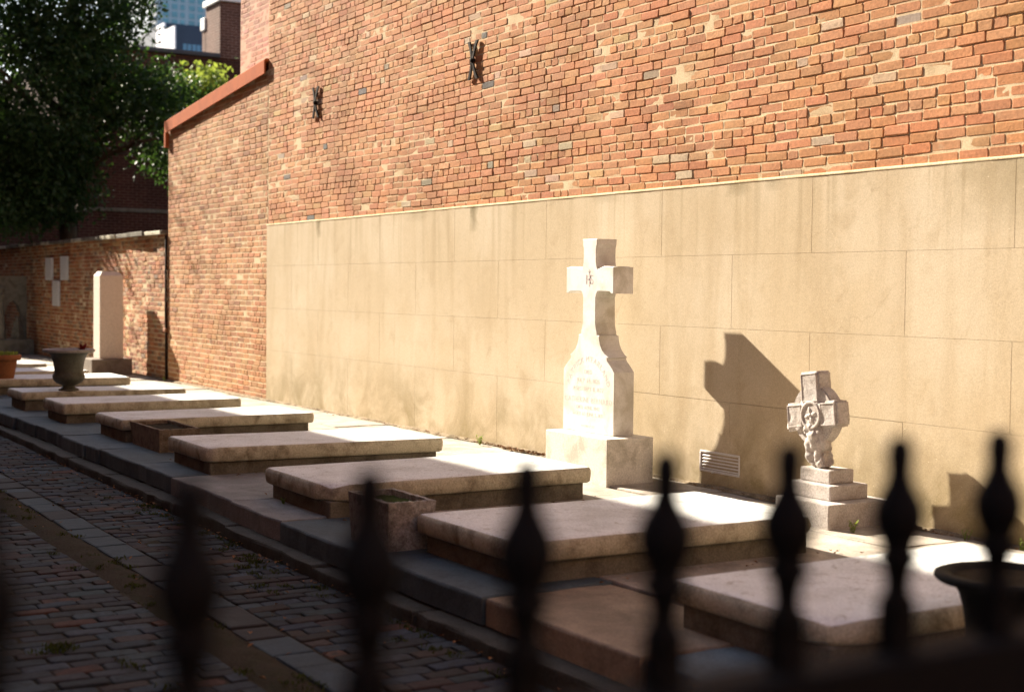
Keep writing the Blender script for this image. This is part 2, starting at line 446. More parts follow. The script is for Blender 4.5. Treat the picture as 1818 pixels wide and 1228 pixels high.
BR = {}
def brick_kinds(key, L, H, Dp, n, jit=0.0016, ch=0.005, inset=0.004):
    BR[key] = []
    for i in range(n):
        V, F = brick_unit(L, H, Dp, hash((key, i)) % 99991 if False else i * 17 + len(key) * 131, jit, ch, inset)
        BR[key].append((np.array(V), F, {}, L, H))
brick_kinds('stretcher', 0.212, 0.058, 0.05, 14)
brick_kinds('header', 0.102, 0.058, 0.05, 10)
brick_kinds('paver', 0.198, 0.096, 0.06, 14, 0.003, 0.009, 0.006)

def lay(bricks, O, U, Vv, N, parent, m_obj, m_stuff, keep=300, name='brick', stuff_name='brickwork'):
    """bricks: (kind, u, v, length, height, proud, colour, twist). Large ones in view become objects; the rest one mesh."""
    O, U, Vv, N = Vector(O), Vector(U), Vector(Vv), Vector(N)
    R = Matrix((U, -N, Vv)).transposed()
    order = []
    for i, b in enumerate(bricks):
        p = O + U * b[1] + Vv * b[2]
        d = (p - EYE).length
        order.append((d if in_view(p, -0.005) else d + 1000, i))
    order.sort()
    single = set(i for d, i in order[:keep] if d < 1000)
    VV, FF, CC, off = [], [], [], 0
    Rn = np.array(R)
    for i, (kind, u, v, ln, ht, proud, colr, tw) in enumerate(bricks):
        var = BR[kind][(i * 7 + int(u * 97) + int(v * 331)) % len(BR[kind])]
        A, F, cache, L0, H0 = var
        p = O + U * u + Vv * v + N * proud
        sx, sz = ln / L0, ht / H0
        if i in single:
            key = m_obj.name
            if key not in cache:
                me = mesh_of('brick', A, F); me.materials.append(m_obj); cache[key] = me
            o = bpy.data.objects.new(name, cache[key])
            COL.objects.link(o)
            o.parent = parent
            o.location = p - WORLD[parent]
            o.rotation_euler = (R @ Matrix.Rotation(tw[0], 3, 'Y') @ Matrix.Rotation(tw[1], 3, 'X') @ Matrix.Rotation(tw[2], 3, 'Z')).to_euler()
            o.scale = (sx, 1, sz)
            o.color = (*colr, 1)
        else:
            B = A * np.array([sx, 1, sz])
            T = np.array(Matrix.Rotation(tw[0], 3, 'Y') @ Matrix.Rotation(tw[1], 3, 'X') @ Matrix.Rotation(tw[2], 3, 'Z'))
            B = B @ T.T @ Rn.T + np.array(p)
            VV.append(B); CC.append(np.tile(np.array([*colr, 1.0]), (len(B), 1)))
            FF += [tuple(k + off for k in f) for f in F]
            off += len(B)
    if VV:
        P = np.concatenate(VV) - np.array(WORLD[parent])
        me = mesh_of(stuff_name, P, FF)
        at = me.attributes.new('tone', 'FLOAT_COLOR', 'POINT')
        at.data.foreach_set('color', np.concatenate(CC).ravel())
        me.materials.append(m_stuff)
        o = put(stuff_name, me, parent, WORLD[parent])
        o['kind'] = 'stuff'

def courses(u0, u1, v0, v1, pitch, L, rnd, header_every=7, mixed=0.06, top=None, joint=0.011, wav=0.004, flem=False):
    out = []
    v = v0; k = 0
    while v + pitch * 0.6 < v1:
        u = u0 - rnd.uniform(0, L)
        hdr = header_every and k % header_every == header_every - 1
        while u < u1:
            kind = 'header' if hdr or rnd.random() < mixed or (flem and int((u - u0) / L) % 5 == 4) else 'stretcher'
            ln = (L / 2 if kind == 'header' else L) * rnd.uniform(0.94, 1.05)
            a, b = max(u, u0), min(u + ln, u1)
            if b - a > 0.035:
                c = (a + b) / 2
                kd = kind if b - a > 0.14 or kind == 'header' else 'header'
                if top is None or v + pitch < top(c):
                    out.append((kd, c, v + pitch / 2 + rnd.uniform(-wav, wav) * 0.5, b - a - joint * rnd.uniform(0.7, 1.3), pitch - joint * rnd.uniform(0.75, 1.2)))
            u += ln
        v += pitch; k += 1
    return out

def clay(rnd, palette):
    t = rnd.random(); acc = 0
    for w, c, j in palette:
        acc += w
        if t <= acc:
            f = rnd.uniform(1 - j, 1 + j)
            return tuple(max(0.005, x * f * rnd.uniform(0.93, 1.07)) for x in c)
    return palette[0][1]

PAL_MAIN = [(0.66, (0.43, 0.200, 0.092), 0.08), (0.19, (0.395, 0.170, 0.076), 0.09), (0.10, (0.455, 0.232, 0.112), 0.08), (0.02, (0.43, 0.26, 0.115), 0.08), (0.018, (0.45, 0.32, 0.21), 0.08), (0.009, (0.29, 0.225, 0.165), 0.12), (0.003, (0.12, 0.11, 0.10), 0.3)]
PAL_LEFT = [(0.58, (0.40, 0.190, 0.082), 0.10), (0.25, (0.345, 0.150, 0.064), 0.12), (0.13, (0.43, 0.23, 0.115), 0.10), (0.04, (0.28, 0.13, 0.062), 0.14)]
PAL_GARDEN = [(0.45, (0.38, 0.165, 0.075), 0.16), (0.25, (0.30, 0.115, 0.052), 0.18), (0.18, (0.42, 0.24, 0.125), 0.16), (0.12, (0.25, 0.16, 0.10), 0.25)]
PAL_PINK = [(0.7, (0.46, 0.22, 0.155), 0.08), (0.3, (0.42, 0.195, 0.135), 0.10)]
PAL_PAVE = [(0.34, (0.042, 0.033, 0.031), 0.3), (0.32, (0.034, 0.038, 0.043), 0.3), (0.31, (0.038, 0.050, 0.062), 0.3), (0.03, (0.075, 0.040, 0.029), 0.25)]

def mortar_sheet(name, x0, x1, z0, z1, lo, hi, seed, mat, parent, y0=0.0, top=None, step=0.05, sharp=1.0):
    nx, nz = max(2, int((x1 - x0) / step)), max(2, int((z1 - z0) / step))
    xs = np.linspace(x0, x1, nx); zs = np.linspace(z0, z1, nz)
    XX, ZZ = np.meshgrid(xs, zs, indexing='ij')
    if top is not None:
        tt = np.array([top(x) for x in xs])[:, None]
        ZZ = z0 + (ZZ - z0) * (tt - z0) / (z1 - z0)
    n = vnoise(XX * 2.3, ZZ * 3.4, seed, 4)
    n = np.clip((n - 0.5) * 2.4 * sharp + 0.5, 0, 1) + (vnoise(XX * 14, ZZ * 14, seed + 5, 2) - 0.5) * 0.55
    YY = y0 + lo + (hi - lo) * np.sign(n) * np.abs(n) ** 1.7
    V = np.stack([XX, YY, ZZ], -1).reshape(-1, 3) - np.array(WORLD[parent])
    F = [(i * nz + j, (i + 1) * nz + j, (i + 1) * nz + j + 1, i * nz + j + 1) for i in range(nx - 1) for j in range(nz - 1)]
    return put(name, mesh_of(name, V, F, True), parent, WORLD[parent], mat)

# ------------------------------------------------------------------ ground
g = bmesh.new()
box_bm(g, -320, 200, -160, 400, -1.2, -0.262)
tag(put('ground', bm_mesh('ground', g), None, (0, 0, 0), M['dirt']), kind='structure')

# alley
alley = empty('alley', (-12, -5, -0.2), kind='structure')
a_bed = box('dirt_bed', -40, 3, -7.2, -3.40, -0.26, -0.2095, M['dirt'], alley)
rnd = random.Random(5)
pav = []
def pave(y0, y1, x0, x1):
    k = 0; x = x0
    while x < x1:
        p = 0.108 * rnd.uniform(0.97, 1.04)
        y = y0 - (0.1 if k % 2 else 0.0) + rnd.uniform(-0.02, 0.02)
        while y < y1:
            ln = 0.208 * rnd.uniform(0.95, 1.04)
            a, b = max(y, y0), min(y + ln, y1)
            if b - a > 0.05:
                yc = (a + b) / 2
                sink = (float(vnoise(x * 1.3, yc * 1.9, 3)) - 0.5) * 0.022 + rnd.uniform(-0.004, 0.004)
                pav.append(('paver', yc, -(x + p / 2), b - a - 0.009, p - 0.009, sink, clay(rnd, PAL_PAVE), (rnd.uniform(-0.05, 0.05), rnd.uniform(-0.03, 0.03), rnd.uniform(-0.03, 0.03))))
            y += ln
        x += p; k += 1
pave(-4.10, -3.49, -24.0, -2.2)
pave(-7.1, -4.53, -14.0, -2.2)
# local frame: u along Y, v along -X, outward normal up
lay(pav, (0, 0, -0.2), (0, 1, 0), (-1, 0, 0), (0, 0, 1), alley, M['paver_obj'], M['paver_stuff'], 300, 'brick', 'brick_paving')

# gutter of long blue blocks
x = -24.0
while x < -2.2:
    ln = rnd.uniform(0.22, 0.46)
    o = box('paving_stone', x + 0.008, x + ln - 0.008, -4.315 + rnd.uniform(-0.008, 0.008), -4.115 + rnd.uniform(-0.008, 0.008), -0.26, -0.196 + rnd.uniform(-0.006, 0.006), M['flag'], alley, 0.014, 2)
    t = rnd.random()
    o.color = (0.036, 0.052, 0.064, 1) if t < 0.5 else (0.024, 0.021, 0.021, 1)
    o.rotation_euler = (rnd.uniform(-0.02, 0.02), rnd.uniform(-0.015, 0.015), rnd.uniform(-0.02, 0.02))
    x += ln
# mossy dirt strip, slightly mounded
V, F = [], []
xs = np.linspace(-24, -2.2, 300); ys = np.linspace(-4.55, -4.30, 8)
for i, xx in enumerate(xs):
    for j, yy in enumerate(ys):
        V.append((xx, yy, -0.225 + 0.022 * math.sin(math.pi * j / 7) + 0.025 * float(vnoise(xx * 6, yy * 9, 21))))
F = [(i * 8 + j, (i + 1) * 8 + j, (i + 1) * 8 + j + 1, i * 8 + j + 1) for i in range(299) for j in range(7)]
put('dirt_strip', mesh_of('dirt_strip', np.array(V) - np.array(WORLD[alley]), F, True), alley, WORLD[alley], M['dirt'])['kind'] = 'stuff'

# terrace of flagstones
terrace = empty('terrace', (-12, -1.7, 0), kind='structure')
box('soil_bed', -36, -1.4, -3.30, 0.3, -0.26, -0.035, M['soil'], terrace)
def slab_stone(name, x0, x1, y0, y1, z0, z1, mat, parent, seed, c=0.012, rough=0.006, n=5):
    """flat stone with uneven outline"""
    r = random.Random(seed)
    out = []
    cs = [(x0, y0), (x1, y0), (x1, y1), (x0, y1)]
    for k in range(4):
        a, b = cs[k], cs[(k + 1) % 4]
        for i in range(n):
            t = i / n
            out.append((a[0] + (b[0] - a[0]) * t + r.uniform(-rough, rough), a[1] + (b[1] - a[1]) * t + r.uniform(-rough, rough)))
    cx, cy = (x0 + x1) / 2, (y0 + y1) / 2
    V, F = [], []
    m = len(out)
    for z, k in ((z0, 0), (z1 - c, 0), (z1 - c * 0.25, c * 0.35), (z1, c)):
        for (px, py) in out:
            d = math.hypot(px - cx, py - cy)
            V.append((px - cx - (px - cx) / d * k, py - cy - (py - cy) / d * k, z - z0 + (r.uniform(-0.002, 0.002) if z > z0 else 0)))
    for i in range(3):
        for k in range(m):
            k2 = (k + 1) % m
            F.append((i * m + k, i * m + k2, (i + 1) * m + k2, (i + 1) * m + k))
    F.append(tuple(3 * m + k for k in range(m)))
    F.append(tuple(range(m))[::-1])
    return put(name, mesh_of(name, V, F), parent, (cx, cy, z0), mat)
front = [-34, -31.2, -28.9, -26.5, -24.4, -22.3, -20.6, -18.7, -17.3, -15.98, -15.05, -13.87, -12.98, -12.55, -11.39, -10.47, -9.12, -8.21, -7.15, -5.72, -4.48, -3.2, -1.6]
rf = random.Random(3)
for i in range(len(front) - 1):
    a, b = front[i], front[i + 1]
    yf = -3.36 + rf.uniform(-0.03, 0.03)
    o = slab_stone('flagstone', a + 0.008, b - 0.008, yf, -2.62 + rf.uniform(-.01, .01), -0.125, rf.uniform(-0.006, 0.006), M['flag'], terrace, i, 0.014, 0.011, 7)
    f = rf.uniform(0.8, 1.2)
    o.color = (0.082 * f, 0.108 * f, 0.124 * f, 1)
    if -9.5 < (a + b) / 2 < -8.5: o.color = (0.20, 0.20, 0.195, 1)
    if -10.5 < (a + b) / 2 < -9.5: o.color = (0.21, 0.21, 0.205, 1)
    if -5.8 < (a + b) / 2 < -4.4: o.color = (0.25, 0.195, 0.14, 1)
for y0, y1, sd in ((-2.60, -1.42, 1), (-1.40, -0.66, 2), (-0.64, -0.02, 3)):
    x = -34.0
    while x < -1.6:
        ln = rf.uniform(0.8, 1.7)
        o = slab_stone('flagstone', x + 0.008, x + ln - 0.008, y0 + rf.uniform(0, .012), y1 - rf.uniform(0, .012), -0.09, rf.uniform(-0.008, 0.006), M['flag'], terrace, int(x * 100) + sd, 0.012, 0.008, 5)
        f = rf.uniform(0.85, 1.2)
        o.color = (0.36 * f, 0.315 * f, 0.26 * f, 1)
        x += ln
# lower ledge stones under the terrace edge
x = -30.0
while x < -1.6:
    ln = rf.uniform(0.7, 1.6)
    o = slab_stone('kerb_stone', x + 0.01, x + ln - 0.01, -3.475 + rf.uniform(-.02, .015), -3.32, -0.27, -0.135 + rf.uniform(-.012, .012), M['ledge'], terrace, int(x * 37), 0.02, 0.016, 6)
    x += ln

V, F = [], []
xs = np.linspace(-34, -1.6, 700)
for xx in xs:
    w1 = 0.018 + 0.075 * max(0.0, float(vnoise(xx * 2.3, 1.5, 41)) - 0.36) * 2.2
    h1 = 0.008 + 0.02 * float(vnoise(xx * 5, 4.5, 43))
    V += [(xx, -0.013, h1 + 0.006), (xx, -0.013 - w1 * 0.5, h1), (xx, -0.013 - w1, 0.001)]
F = [(i * 3 + j, (i + 1) * 3 + j, (i + 1) * 3 + j + 1, i * 3 + j + 1) for i in range(699) for j in range(2)]
put('wall_foot_dirt', mesh_of('wall_foot_dirt', np.array(V) - np.array(WORLD[terrace]), F), terrace, WORLD[terrace], M['sandy_dirt'])['kind'] = 'stuff'

# ------------------------------------------------------------------ main building
main = empty('brick_building', (-10, 0, 0), 'tall old brick building wall with a sand stucco band below and rough brick above', 'building')
XW0, XW1, ZS = -17.16, -1.6, 2.232
mortar_sheet('mortar', XW0, XW1, 2.19, 5.45, 0.0007, 0.0065, 4, M['mortar'], main, step=0.035)
box('wall_core', XW0, XW1, 0.03, 6.0, -0.3, 5.45, M['mortar_dark'], main)
box('upper_wall', XW0, XW1, 0.004, 9.0, 5.453, 14.5, M['upper_brick'], main)  # unseen upper part, made this tall to cut sky light in the alley
rb = random.Random(21)
bl = []
for b in courses(XW0 + 0.01, XW1, 2.225, 5.45, 0.0672, 0.222, rb, 6, 0.10, None, 0.0085, 0.007):
    kind, u, v, ln, ht = b
    lean = float(vnoise(u * 0.8, v * 0.8, 9)) - 0.5
    bl.append((kind, u, v + 0.012 * math.sin(u * 1.3 + v), ln, ht, 0.0018 + rb.gauss(0, 0.0015) + lean * 0.003, clay(rb, PAL_MAIN), (rb.gauss(0, 0.008), rb.gauss(0, 0.012), rb.gauss(0, 0.008))))
lay(bl, (0, 0, 0), (1, 0, 0), (0, 0, 1), (0, -1, 0), main, M['brick_obj'], M['brick_stuff'], 300)

# stucco panels
zs = [0.0, 0.645, 1.177, 1.709, ZS]
JA = [-15.5 + 1.6667 * k for k in range(9)]
JB = [-16.32 + 1.6667 * k for k in range(9)]
backing = box('stucco_backing', XW0, XW1, -0.0105, 0.028, -0.2, ZS - 0.012, M['stucco'], main)
VENT = (-8.318, -7.866, 0.120, 0.268)
def panel(xa, xb, za, zb):
    box('stucco_panel', xa + 0.0009, xb - 0.0009, -0.0165, -0.008, za + 0.0009, zb - 0.0009, M['stucco'], main, 0.0010)
for r in range(4):
    js = [XW0 + 0.002] + [j for j in (JA if r % 2 else JB) if XW0 + 0.1 < j < XW1 - 0.1] + [XW1]
    # the first (lowest) and third courses break joint with the others
    for a, b in zip(js, js[1:]):
        za = zs[r] - (0.15 if r == 0 else 0)
        if r == 0 and a < VENT[0] < b or r == 0 and a < VENT[1] < b:
            # panel with the vent opening cut out: built as one mesh of four pieces
            bm = bmesh.new()
            x0, x1 = max(a, VENT[0]), min(b, VENT[1])
            cx = (a + b) / 2
            for (p, q, s_, t_) in ((a + .0016, b - .0016, za, VENT[2]), (a + .0016, b - .0016, VENT[3], zs[1] - .0016)):
                box_bm(bm, p - cx, q - cx, -0.0165, -0.008, s_, t_)
            if x0 > a + 0.02: box_bm(bm, a + .0016 - cx, x0 - cx, -0.0165, -0.008, VENT[2], VENT[3])
            if x1 < b - 0.02: box_bm(bm, x1 - cx, b - .0016 - cx, -0.0165, -0.008, VENT[2], VENT[3])
            put('stucco_panel', bm_mesh('stucco_panel', bm), main, (cx, 0, 0), M['stucco'])
        else:
            panel(a, b, za, zs[r + 1])
# slightly raised lip along the top of the stucco
bm = bmesh.new()
V, F = [], []
nl = 240
for i in range(nl):
    xx = XW0 + (XW1 - XW0) * i / (nl - 1)
    w = 0.004 * (float(vnoise(xx * 5, 0.3, 8)) - 0.5)
    for (yy, zz) in ((-0.0195 + w, ZS - 0.010), (-0.021 + w, ZS - 0.002), (-0.014, ZS + 0.007 + w), (0.012, ZS + 0.012 + w)):
        V.append((xx, yy, zz))
F = [(i * 4 + j, (i + 1) * 4 + j, (i + 1) * 4 + j + 1, i * 4 + j + 1) for i in range(nl - 1) for j in range(3)]
put('stucco_lip', mesh_of('stucco_lip', np.array(V) - np.array(WORLD[main]), F, True), main, WORLD[main], M['mortar'])

# vent
vent = empty('vent', (-8.092, -0.016, 0.12)); vent.parent = main; vent.location = Vector((-8.092, -0.016, 0.12)) - WORLD[main]
box('black_backing', VENT[0], VENT[1], -0.0095, -0.006, VENT[2], VENT[3], M['black'], vent)  # flat black sheet stands in for the shade behind the slats
bm = bmesh.new()
w = 0.012
cx, cy, cz = -8.092, 0, 0
for (p, q, s_, t_) in ((VENT[0], VENT[1], VENT[3] - w, VENT[3] + .004), (VENT[0], VENT[1], VENT[2] - .004, VENT[2] + w), (VENT[0] - .004, VENT[0] + w, VENT[2] + w, VENT[3] - w), (VENT[1] - w, VENT[1] + .004, VENT[2] + w, VENT[3] - w)):
    box_bm(bm, p - cx, q - cx, -0.021, -0.0085, s_, t_, 0.002)
put('frame', bm_mesh('frame', bm), vent, (cx, 0, 0), M['vent'])
for k in range(5):
    z = VENT[2] + 0.0235 + k * 0.0238
    vs = [(-0.212, -0.0175, -0.0052), (0.212, -0.0175, -0.0052), (0.212, -0.0135, 0.0042), (-0.212, -0.0135, 0.0042), (-0.212, -0.0155, -0.0060), (0.212, -0.0155, -0.0060), (0.212, -0.0115, 0.0034), (-0.212, -0.0115, 0.0034)]
    fs = [(0, 1, 2, 3), (7, 6, 5, 4), (0, 4, 5, 1), (1, 5, 6, 2), (2, 6, 7, 3), (3, 7, 4, 0)]
    put('slat', mesh_of('slat', vs, fs), vent, (cx, 0, z), M['vent'])
V, F = lathe([(0.004, 0), (0.012, 0.003), (0.013, 0.008), (0.006, 0.012)], 14)
put('knob', mesh_of('knob', [(x, -z, y) for x, y, z in V], F, True), vent, (-8.16, -0.0205, VENT[2] + 0.004), M['vent'])

# wall anchors: two bowed iron bars crossing at a bolt
def anchor(x, z):
    a = empty('wall_anchor', (x, -0.004, z)); a.parent = main; a.location = Vector((x, -0.004, z)) - WORLD[main]
    for s_ in (-1, 1):
        V, F = [], []
        n = 13
        for i in range(n):
            t = -1 + 2 * i / (n - 1)
            zz = t * 0.18
            xx = s_ * (0.014 + 0.064 * abs(t) ** 1.8)
            w = 0.011 + 0.010 * abs(t)
            dep = 0.022 - 0.010 * abs(t)
            for (ox, oy) in ((-w, 0.0), (w, 0.0), (w, -0.016), (-w, -0.016)):
                V.append((xx + ox, -dep + oy + 0.006, zz))
        for i in range(n - 1):
            for k in range(4):
                k2 = (k + 1) % 4
                F.append((i * 4 + k, i * 4 + k2, (i + 1) * 4 + k2, (i + 1) * 4 + k))
        F.append((3, 2, 1, 0)); F.append(tuple((n - 1) * 4 + k for k in range(4)))
        put('bar', mesh_of('bar', V, F), a, (x, -0.004, z), M['rust_iron'])
    V, F = lathe([(0.022, 0.0), (0.022, 0.034), (0.018, 0.042), (0.008, 0.045)], 8)
    put('bolt', mesh_of('bolt', [(p, -r, q) for p, q, r in V], F), a, (x, -0.004, z), M['rust_iron'])
anchor(-15.6, 3.61)
anchor(-11.83, 3.605)

# ------------------------------------------------------------------ low brick building at the left of the main wall
XL0, XL1 = -21.30, -17.165
low = empty('low_brick_building', (-19.2, 0, 0), 'lower brick building with red sloping parapet flashing beside the tall wall', 'building')
ltop = lambda x: 3.80 + (x - XL0) * (4.19 - 3.80) / (XL1 - XL0)
mortar_sheet('mortar', XL0, XL1, -0.1, 4.2, 0.0, 0.0035, 15, M['mortar'], low, 0.0, ltop, 0.06)
bm = bmesh.new()
vs = [(XL0, .03, -.3), (XL1, .03, -.3), (XL1, .03, ltop(XL1)), (XL0, .03, ltop(XL0)), (XL0, 5, -.3), (XL1, 5, -.3), (XL1, 5, ltop(XL1)), (XL0, 5, ltop(XL0))]
put('wall_core', mesh_of('wall_core', np.array(vs) - np.array(WORLD[low]), [(0, 1, 2, 3), (7, 6, 5, 4), (0, 3, 7, 4), (1, 5, 6, 2), (3, 2, 6, 7), (0, 4, 5, 1)]), low, WORLD[low], M['dark_brick'])
rb = random.Random(33)
bl = []
for kind, u, v, ln, ht in courses(XL0 + 0.005, XL1 - 0.004, 0.0, 4.3, 0.0702, 0.218, rb, 5, 0.05, ltop, 0.0125, 0.003):
    bl.append((kind, u, v, ln, ht, 0.002 + rb.gauss(0, 0.0012), clay(rb, PAL_LEFT), (rb.gauss(0, 0.004), rb.gauss(0, 0.006), rb.gauss(0, 0.004))))
lay(bl, (0, 0, 0), (1, 0, 0), (0, 0, 1), (0, -1, 0), low, M['brick_obj'], M['brick_stuff'], 300)
# flashing
V = []
for (yy, dz) in ((-0.035, -0.075), (-0.055, -0.075), (-0.055, 0.095), (-0.030, 0.115), (0.35, 0.115), (0.35, 0.08), (-0.030, 0.08)):
    for xx in (XL0 - 0.03, XL1 - 0.01):
        V.append((xx, yy, ltop(xx) + dz + 0.03))
n = 7
F = [(2 * i, 2 * i + 1, 2 * ((i + 1) % n) + 1, 2 * ((i + 1) % n)) for i in range(n)] + [tuple(2 * i for i in range(n))[::-1], tuple(2 * i + 1 for i in range(n))]
put('flashing', bm_mesh('flashing', (lambda b: (b.from_mesh(mesh_of('t', np.array(V) - np.array(WORLD[low]), F)), b)[1])(bmesh.new())), low, WORLD[low], M['red_metal'])
box('flashing_end', XL0 - 0.034, XL0 + 0.035, -0.058, 0.34, ltop(XL0) - 0.26, ltop(XL0) - 0.047, M['red_metal'], low)
# thin dark tube in the corner, standing in for a shadow gap
V, F = tube([(XL0 - 0.05, -0.02, 2.22), (XL0 - 0.05, -0.02, 0.95), (XL0 - 0.035, -0.02, 0.85), (XL0 - 0.035, -0.02, 0.02)], [0.018] * 4, 10)
put('shadow_gap_tube', mesh_of('shadow_gap_tube', np.array([tuple(v) for v in V]) - np.array(WORLD[low]), F, True), low, WORLD[low], M['rust_iron'])
box('wall_bracket', XL0 - 0.12, XL0 + 0.01, -0.05, 0.0, 0.74, 0.80, M['terracotta'], low, 0.01)

# paler, taller brick building set a little back above the flashing
pink = empty('pink_brick_building', (-18.5, 0.3, 0), 'pinkish taller brick wall rising behind the sloping red flashing', 'building')
XP0, XP1 = -18.86, -16.9
mortar_sheet('mortar', XP0, XP1, 3.5, 6.2, -0.001, 0.003, 19, M['pink_brick_mortar'], pink, 0.25)
box('wall_core', XP0, XP1, 0.28, 6.0, -0.3, 6.2, M['chimney_brick'], pink)
rb = random.Random(44)
bl = []
for kind, u, v, ln, ht in courses(XP0, XP1, 3.55, 6.2, 0.0702, 0.215, rb, 0, 0.04, None, 0.0125, 0.002):
    bl.append((kind, u, v, ln, ht, 0.001 + rb.gauss(0, 0.0008), clay(rb, PAL_PINK), (rb.gauss(0, 0.003), rb.gauss(0, 0.004), rb.gauss(0, 0.003))))
lay(bl, (0, 0.25, 0), (1, 0, 0), (0, 0, 1), (0, -1, 0), pink, M['brick_obj'], M['brick_stuff'], 300)

# ------------------------------------------------------------------ garden wall
XG0, XG1, ZG = -36.0, -21.42, 2.235
gw = empty('garden_wall', (-28, 0, 0), 'long low brick boundary wall with thin stone coping behind the obelisk', 'wall')
mortar_sheet('mortar', XG0, XG1, -0.1, ZG, 0.0, 0.006, 27, M['mortar'], gw, 0.02, None, 0.07)
box('wall_core', XG0, XG1, 0.05, 0.38, -0.3, ZG, M['dark_brick'], gw)
rb = random.Random(55)
bl = []
for kind, u, v, ln, ht in courses(XG0, XG1, 0.0, ZG, 0.0705, 0.215, rb, 6, 0.10, None, 0.0125, 0.005):
    bl.append((kind, u, v, ln, ht, 0.002 + rb.gauss(0, 0.0022), clay(rb, PAL_GARDEN), (rb.gauss(0, 0.008), rb.gauss(0, 0.012), rb.gauss(0, 0.006))))
lay(bl, (0, 0.02, 0), (1, 0, 0), (0, 0, 1), (0, -1, 0), gw, M['brick_obj'], M['brick_stuff'], 300)
x = XG0
k = 0
while x < XG1 - 0.05:
    ln = min(rb.uniform(0.55, 0.95), XG1 - x)
    o = slab_stone('coping_stone', x + 0.004, x + ln - 0.004, -0.075 + rb.uniform(-.025, .012), 0.42, ZG + 0.002, ZG + 0.062 + rb.uniform(-.008, .008), M['tomb_base'] if k % 3 else M['ledger_side'], gw, 900 + k, 0.012, 0.012, 5)
    x += ln; k += 1
# plaques on the garden wall
for (x0, x1, z0, z1, lab) in ((-29.27, -28.72, 1.535, 1.975, 'white marble plaque on the garden wall, upper left of three'),
                              (-28.02, -27.50, 1.535, 1.99, 'white marble plaque on the garden wall, upper right of three'),
                              (-28.68, -28.16, 1.03, 1.525, 'white marble plaque on the garden wall, lowest of three, below the other two')):
    p = box('plaque', x0, x1, -0.025, 0.012, z0, z1, M['plaque'], None, 0.006)
    tag(p, lab, 'plaque', 'marble plaques on the garden wall')
    rr = random.Random(int(x0 * 10))
    bm = bmesh.new()
    cx = (x0 + x1) / 2
    for j in range(9):
        zz = (z1 - z0) * (0.9 - j * 0.095)
        xx = -(x1 - x0) * 0.4
        while xx < (x1 - x0) * 0.38:
            w = rr.uniform(0.02, 0.05)
            box_bm(bm, xx, xx + w, -0.028 + 0.0065, -0.024 + 0.0065, zz - 0.007, zz + 0.007)
            xx += w + 0.02
    o = put('lettering', bm_mesh('lettering', bm), p, (cx, -0.0065, z0), M['letter'])
    o['kind'] = 'stuff'

# ------------------------------------------------------------------ ledger tombs
def rounded_rect(hx, hy, r, n=6, per=10):
    pts = []
    for (cx, cy, a0) in ((hx - r, -hy + r, -90), (hx - r, hy - r, 0), (-hx + r, hy - r, 90), (-hx + r, -hy + r, 180)):
        for k in range(n + 1):
            a = math.radians(a0 + 90 * k / n)
            pts.append((cx + r * math.cos(a), cy + r * math.sin(a)))
    out = []
    for i, p in enumerate(pts):
        q = pts[(i + 1) % len(pts)]
        d = math.hypot(q[0] - p[0], q[1] - p[1])
        m = max(1, int(d / 0.06))
        for j in range(m):
            out.append((p[0] + (q[0] - p[0]) * j / m, p[1] + (q[1] - p[1]) * j / m))
    return out

def ledger(x0, x1, y0, y1, ztop, th, label, seed, chips=(), base_in=0.045, rot=0.0, tilt=(0, 0), z0=0.0, worn=1.0):
    cx, cy = (x0 + x1) / 2, (y0 + y1) / 2
    tr = random.Random(seed * 7)
    tilt = (tr.uniform(-0.006, 0.006), tr.uniform(-0.006, 0.006)); rot = tr.uniform(-0.012, 0.012); th += tr.uniform(-0.012, 0.016); z0 = -0.012
    root = empty('ledger_tomb', (cx, cy, z0), label, 'tomb', 'flat ledger tombs in a row along the wall')
    root.rotation_euler = (tilt[0], tilt[1], rot)
    hx, hy = (x1 - x0) / 2, (y1 - y0) / 2
    out = rounded_rect(hx, hy, 0.035)
    r = random.Random(seed)
    V, F = [], []
    prof = ((0.0, 0.014), (0.010, 0.003), (th * 0.5, -0.002), (th - 0.026, 0.0), (th - 0.011, 0.005), (th - 0.003, 0.014), (th, 0.028), (th + 0.0005, 0.10))
    m = len(out)
    for (z, k) in prof:
        for i, (px, py) in enumerate(out):
            nz = (float(vnoise(i * 0.55 + seed, z * 25, seed)) - 0.5) * 0.007 * worn
            kk = k + nz + (0.012 * max(0, float(vnoise(i * 0.21, seed, seed + 3)) - 0.55) if z > th * 0.6 else 0)
            fx = (hx - kk) / hx; fy = (hy - kk) / hy
            x, y, zz = px * fx, py * fy, ztop - z0 - th + z
            for (qx, qy, rad, dep) in chips:
                d = math.hypot(x - qx * hx, y - qy * hy)
                if d < rad:
                    w = (1 - d / rad)
                    x -= qx * dep * w * 0.9; y -= qy * dep * w * 0.9
                    if z > th * 0.4: zz -= dep * w * 0.45
            V.append((x, y, zz))
    L = len(prof)
    mi = []
    for i in range(L - 1):
        for k in range(m):
            k2 = (k + 1) % m
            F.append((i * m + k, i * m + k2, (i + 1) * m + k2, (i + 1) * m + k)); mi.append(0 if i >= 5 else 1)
    F.append(tuple((L - 1) * m + k for k in range(m))); mi.append(0)
    F.append(tuple(range(m))[::-1]); mi.append(1)
    me = mesh_of('slab', V, F)
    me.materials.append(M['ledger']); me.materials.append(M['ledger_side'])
    me.polygons.foreach_set('material_index', mi)
    me.polygons.foreach_set('use_smooth', [len(f) == 4 for f in F])
    put('slab', me, root, (cx, cy, z0))
    bm = bmesh.new()
    box_bm(bm, -hx + base_in, hx - base_in, -hy + base_in, hy - base_in, -0.03, ztop - z0 - th - 0.0005, 0.008)
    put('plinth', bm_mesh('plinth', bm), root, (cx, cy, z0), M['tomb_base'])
    return root
T = 0.105
